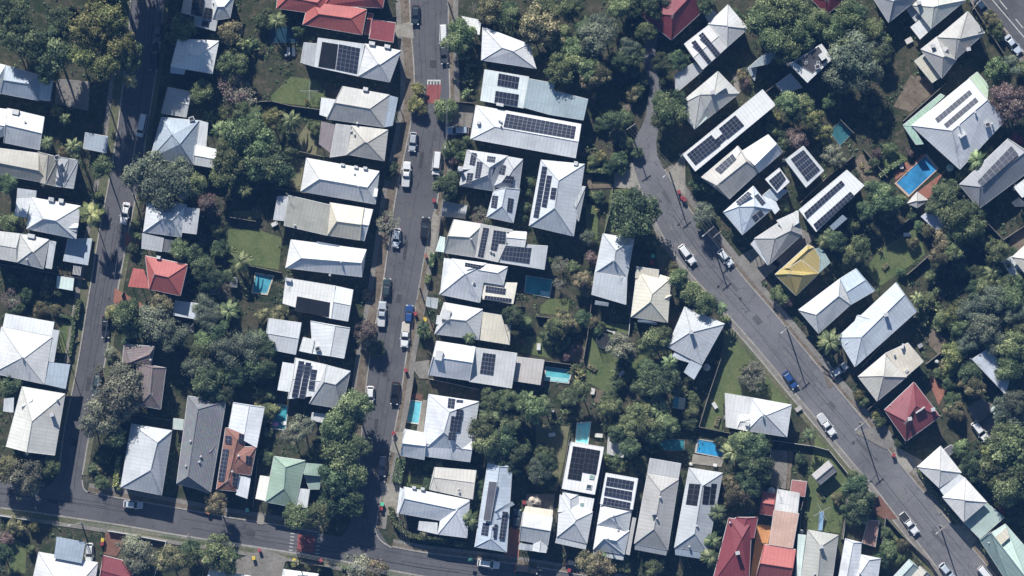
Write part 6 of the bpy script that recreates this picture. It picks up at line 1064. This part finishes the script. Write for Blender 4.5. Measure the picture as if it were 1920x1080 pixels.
# tanks, pipe
def tank(T, x, y, r, h, lab, c):
    b = W(*tp(T, (x, y))); H = empty('water_tank', b, lab, 'water tank'); mb = MB(); mb.tube(b, b + Vector((0,0,h)), r, r, 24); mb.build('tank_body', plain('tank', c, .6), H)
    mb = MB(); mb.tube(b + Vector((0,0,h)), b + Vector((0,0,h+.35)), r*1.03, .2, 24); mb.build('tank_roof', plain('tank', c, .6), H); mb = MB(); mb.tube(b + Vector((r*.3,0,h+.2)), b + Vector((r*.3,0,h+.45)), .25, .25, 10); mb.build('hatch', M_vent, H)
tank((4,3), 663, 437, .75, 2.2, 'round white water tank above the tiny red shed', (.7,.68,.6)); tank((4,2), 178, 595, .72, 2.0, 'round cream water tank right of the silver-grey pyramid house', (.5,.47,.4)); tank((4,3), 888, 745, .4, 1.6, 'small white tank beside the grey-green long roof', (.7,.7,.66)); tank((4,3), 60, 240, .35, 1.2, 'small white drum left of the deep blue pool', (.7,.68,.6)); tank((5,2), 622, 552, .4, 1.3, 'small grey tank near the eastern garden steps', (.5,.5,.48)); tank((3,2), 302, 920, .01+.5, 1.2, 'small dark tank hidden among the pool garden', (.12,.15,.14))
b0, b1 = W(*tp((3,2),(695,312)), .35), W(*tp((3,2),(765,335)), .35); H = empty('concrete_pipe', W(*tp((3,2),(730,322))), 'grey pipe lying beside the trampoline', 'pipe'); mb = MB(); mb.tube(b0, b1, .12, .12, 8); mb.build('pipe', M_vent, H); mb = MB(); mb.tube(b1-Vector((0,0,.1)), b1+Vector((0,0,.1)), .3, .3, 14); mb.build('end_cap', M_gutter, H)
# tables and umbrellas
def umbrella(T, x, y, c, lab, r=1.3):
    b = W(*tp(T, (x, y)), 2.3); b.z = 0; H = empty('garden_umbrella', b, lab, 'umbrella'); mb = MB()
    for k in range(8): a, d_ = k*.785, (k+1)*.785; mb.face([b + Vector((0,0,2.75)), b + Vector((math.cos(a)*r, math.sin(a)*r, 2.25)), b + Vector((math.cos(d_)*r, math.sin(d_)*r, 2.25))])
    mb.build('canopy', plain('umbrella_cloth', c, .9), H); mb = MB(); mb.tube(b, b + Vector((0,0,2.8)), .03, .03, 6); mb.build('pole', M_vent, H)
umbrella((3,3), 150, 510, (.55,.47,.38), 'beige umbrella in the paved rear courtyard, left one', .75); umbrella((3,3), 192, 522, (.5,.43,.36), 'beige umbrella in the paved rear courtyard, right one', .75); umbrella((5,1), 725, 178, (.3,.42,.38), 'grey-green umbrella between pool and large white roof', .8)
umbrella((2,3), 968, 962, (.03,.12,.1), 'small dark green umbrella beside the corner palms', .5)
def table(T, x, y, rz, lab, c=(.5,.48,.44), s=(1.6,.8)):
    b = W(*tp(T, (x, y))); H = empty('garden_table', b, lab, 'table'); R = Matrix.Translation(b) @ Matrix.Rotation(rz, 4, 'Z')
    def fin(mb, n, m): mb.v = [tuple(R @ Vector(v)) for v in mb.v]; mb.build(n, m, H)
    mb = MB(); mb.box((0,0,.73), (s[0],s[1],.05)); fin(mb, 'tabletop', plain('table_top', c, .7))
    for k in (-1,1):
        for q in (-1,1): mb = MB(); mb.box((k*s[0]*.42, q*s[1]*.4, .35), (.07,.07,.7)); fin(mb, 'leg', M_vent)
table((3,3), 170, 517, .1, 'round-shaped patio table under beige courtyard umbrellas', s=(1.4,1.2)); table((4,3), 242, 247, -.2, 'white table on the paving below the deep blue pool', (.7,.7,.68), (.8,.6)); table((3,3), 650, 25, -.1, 'pale garden table right of the bright sky-blue pool', (.6,.6,.55)); table((1,0), 865, 415, .3, 'small white table beside the left sun lounger', (.7,.7,.7), (.5,.5)); table((4,2), 868, 905, .6, 'small grey picnic table on the verge lawn', (.4,.38,.35), (1.4,.9)); table((5,0), 415, 305, .5, 'pale table set in dark yard, top right', (.55,.52,.48), (1.5,1.1)); table((4,2), 320, 968, .1, 'small dark table against the white cross-gabled house', (.2,.2,.2), (.8,.8)); table((3,2), 605, 775, 1.4, 'white garden bench table at the end of long lawn', (.6,.58,.54), (1.2,.8)); table((5,2), 500, 432, .5, 'small table with white chairs in shaded yard, right', (.3,.3,.32), (1,.8))
# white slatted pergola
q = [W(*tp((0,1), p), 2.4) for p in ((552,912),(613,922),(604,985),(545,975))]; H = empty('pergola', (q[0]+q[2])/2*Vector((1,1,0)).length*0 + Vector(((q[0].x+q[2].x)/2, (q[0].y+q[2].y)/2, 0)), 'white slatted garden pergola beside the blue carport', 'pergola')
for p in q: mb = MB(); mb.box((p.x, p.y, 1.2), (.12,.12,2.4)); mb.build('post', M_white, H)
for a, b in ((q[0],q[1]),(q[3],q[2])): mb = MB(); mb.tube(a, b, .09, .09, 4); mb.build('beam', M_white, H)
for k in range(6): a, b = q[0].lerp(q[1], (k+.3)/5.6), q[3].lerp(q[2], (k+.3)/5.6); mb = MB(); z = Vector((0,0,.12)); mb.tube(a+z, b+z, .09, .09, 4); mb.build('slat', M_white, H)
# small yard things: raised beds, pots and stored boxes in the back yards
_y = random.Random(21); M_bed = plain('raised_bed_timber', (.24,.17,.11), .9, .3, 3)
for i, (x, y) in enumerate([(528,210),(575,190),(545,395),(480,400),(470,412),(515,420),(1095,380),(1120,395),(1150,540),(1110,690),(1045,580),(1010,650),(985,645),(1345,680),(1340,760),(1345,790),(1530,860),(1560,880),(1540,930),(1650,470),(1700,440),(1660,500),(1675,300),(1690,310),(140,640),(1885,950),(860,900),(800,895),(1015,840),(1035,815),(1630,320),(1615,310),(1780,880),(1745,905),(505,960),(1405,760),(1560,295),(1100,610),(1165,700)]):
    b = W(x, y, .0); k = i % 3; rz = _y.uniform(0, 3)
    if k == 0:
        H = empty('raised_bed', b, None, 'garden bed', 'garden beds in the yards'); later(H, 'timber raised garden bed', (x, y)); L = _y.uniform(1.4, 2.4); mb = MB(); mb.box(b + Vector((0,0,.22)), (L, .9, .44), rz); mb.build('frame', M_bed, H); mb = MB(); mb.box(b + Vector((0,0,.235)), (L-.12, .78, .44), rz); mb.build('soil', M_soil, H)
        mb = MB(); R3 = Matrix.Rotation(rz, 3, 'Z')
        for q in range(60): p = b + R3 @ Vector((_y.uniform(-L/2, L/2)*.85, _y.uniform(-.35, .35), _y.uniform(.5, .8))); leafquad(mb, p, Vector((_y.uniform(-1,1), _y.uniform(-1,1), 1)), .14, _y, .7, _y.random())
        mb.build('seedlings', F['G'], H, tint=True)
    elif k == 1:
        H = empty('plant_pot', b, None, 'pot', 'plant pots in the yards'); later(H, 'terracotta pot with small plant', (x, y)); mb = MB(); mb.tube(b, b + Vector((0,0,.55)), .28, .4, 12); mb.build('pot', M_chim, H); mb = MB()
        for q in range(50): v = Vector((_y.gauss(0,.25), _y.gauss(0,.25), _y.uniform(.5, 1.2))); leafquad(mb, b + v, Vector((_y.uniform(-1,1), _y.uniform(-1,1), 1)), .16, _y, .6, _y.random())
        mb.build('leaves', F['Y'], H, tint=True)
    else:
        H = empty('storage_box', b, None, 'box', 'storage boxes in the yards'); later(H, 'pale storage box', (x, y)); mb = MB(); mb.box(b + Vector((0,0,.35)), (1.3, .7, .7), rz); mb.build('box_body', M_vent, H); mb = MB(); mb.box(b + Vector((0,0,.73)), (1.38, .78, .08), rz); mb.build('lid', M_gutter, H)
# ---------------------------------------------------------------- ground cover: undergrowth in the gardens
def inpoly(p, q):
    c = False; n = len(q)
    for i in range(n):
        a, b = q[i], q[(i+1) % n]
        if (a[1] > p[1]) != (b[1] > p[1]) and p[0] < (b[0]-a[0])*(p[1]-a[1])/(b[1]-a[1]) + a[0]: c = not c
    return c
ALL = [(min(x for x, _ in q)-3, min(y for _, y in q)-3, max(x for x, _ in q)+3, max(y for _, y in q)+3, q) for q in HOUSEPX + LAWNS + ROADPX]
from mathutils import noise as mn
rng = random.Random(5); mb = MB(); cnt = 0
def nearroad(x, y): return any(inpoly((x+dx_, y+dy_), q) for q in ROADPX for dx_, dy_ in ((26,0),(-26,0),(0,22),(0,-22)))
for k in range(9000):
    x, y = rng.uniform(-20, 1940), rng.uniform(-20, 1100)
    if mn.noise(Vector((x/55, y/55, 2))) < -.12: continue
    if any(a[0] < x < a[2] and a[1] < y < a[3] and inpoly((x, y), a[4]) for a in ALL): continue
    if nearroad(x, y): continue
    p = W(x, y, 0); r = rng.uniform(.25, .75)
    for j in range(9):
        v = Vector((rng.gauss(0,.5), rng.gauss(0,.5), rng.uniform(.1,.9)))*r; leafquad(mb, p+v, Vector((rng.uniform(-1,1), rng.uniform(-1,1), 1.2)), rng.uniform(.12,.3), rng, .6, rng.random()*.9)
    cnt += 1
tag(mb.build('undergrowth', F['D'], tint=True), 'low leafy undergrowth covering the shaded garden beds', 'ground cover', kind='stuff')
# ---------------------------------------------------------------- the air between the survey plane and the ground
mb = MB(); mb.box((0, 0, (HC + 10 - 1) / 2 - .5), (3800, 3800, HC + 10)); hz = bpy.data.materials.new('air'); hz.use_nodes = True; nt = hz.node_tree
nt.nodes.remove(nt.nodes['Principled BSDF']); pv = nt.nodes.new('ShaderNodeVolumePrincipled'); pv.inputs['Color'].default_value = (.14, .40, 1.0, 1); pv.inputs['Density'].default_value = 6.5e-5; pv.inputs['Anisotropy'].default_value = 0
nt.links.new(pv.outputs[0], nt.nodes['Material Output'].inputs['Volume'])
tag(mb.build('haze', hz), 'thin blue air haze over the whole suburb', 'haze', kind='stuff')
name_all()
print('tufts', cnt, 'trees', len(TREEPX), 'objects', len(bpy.data.objects))
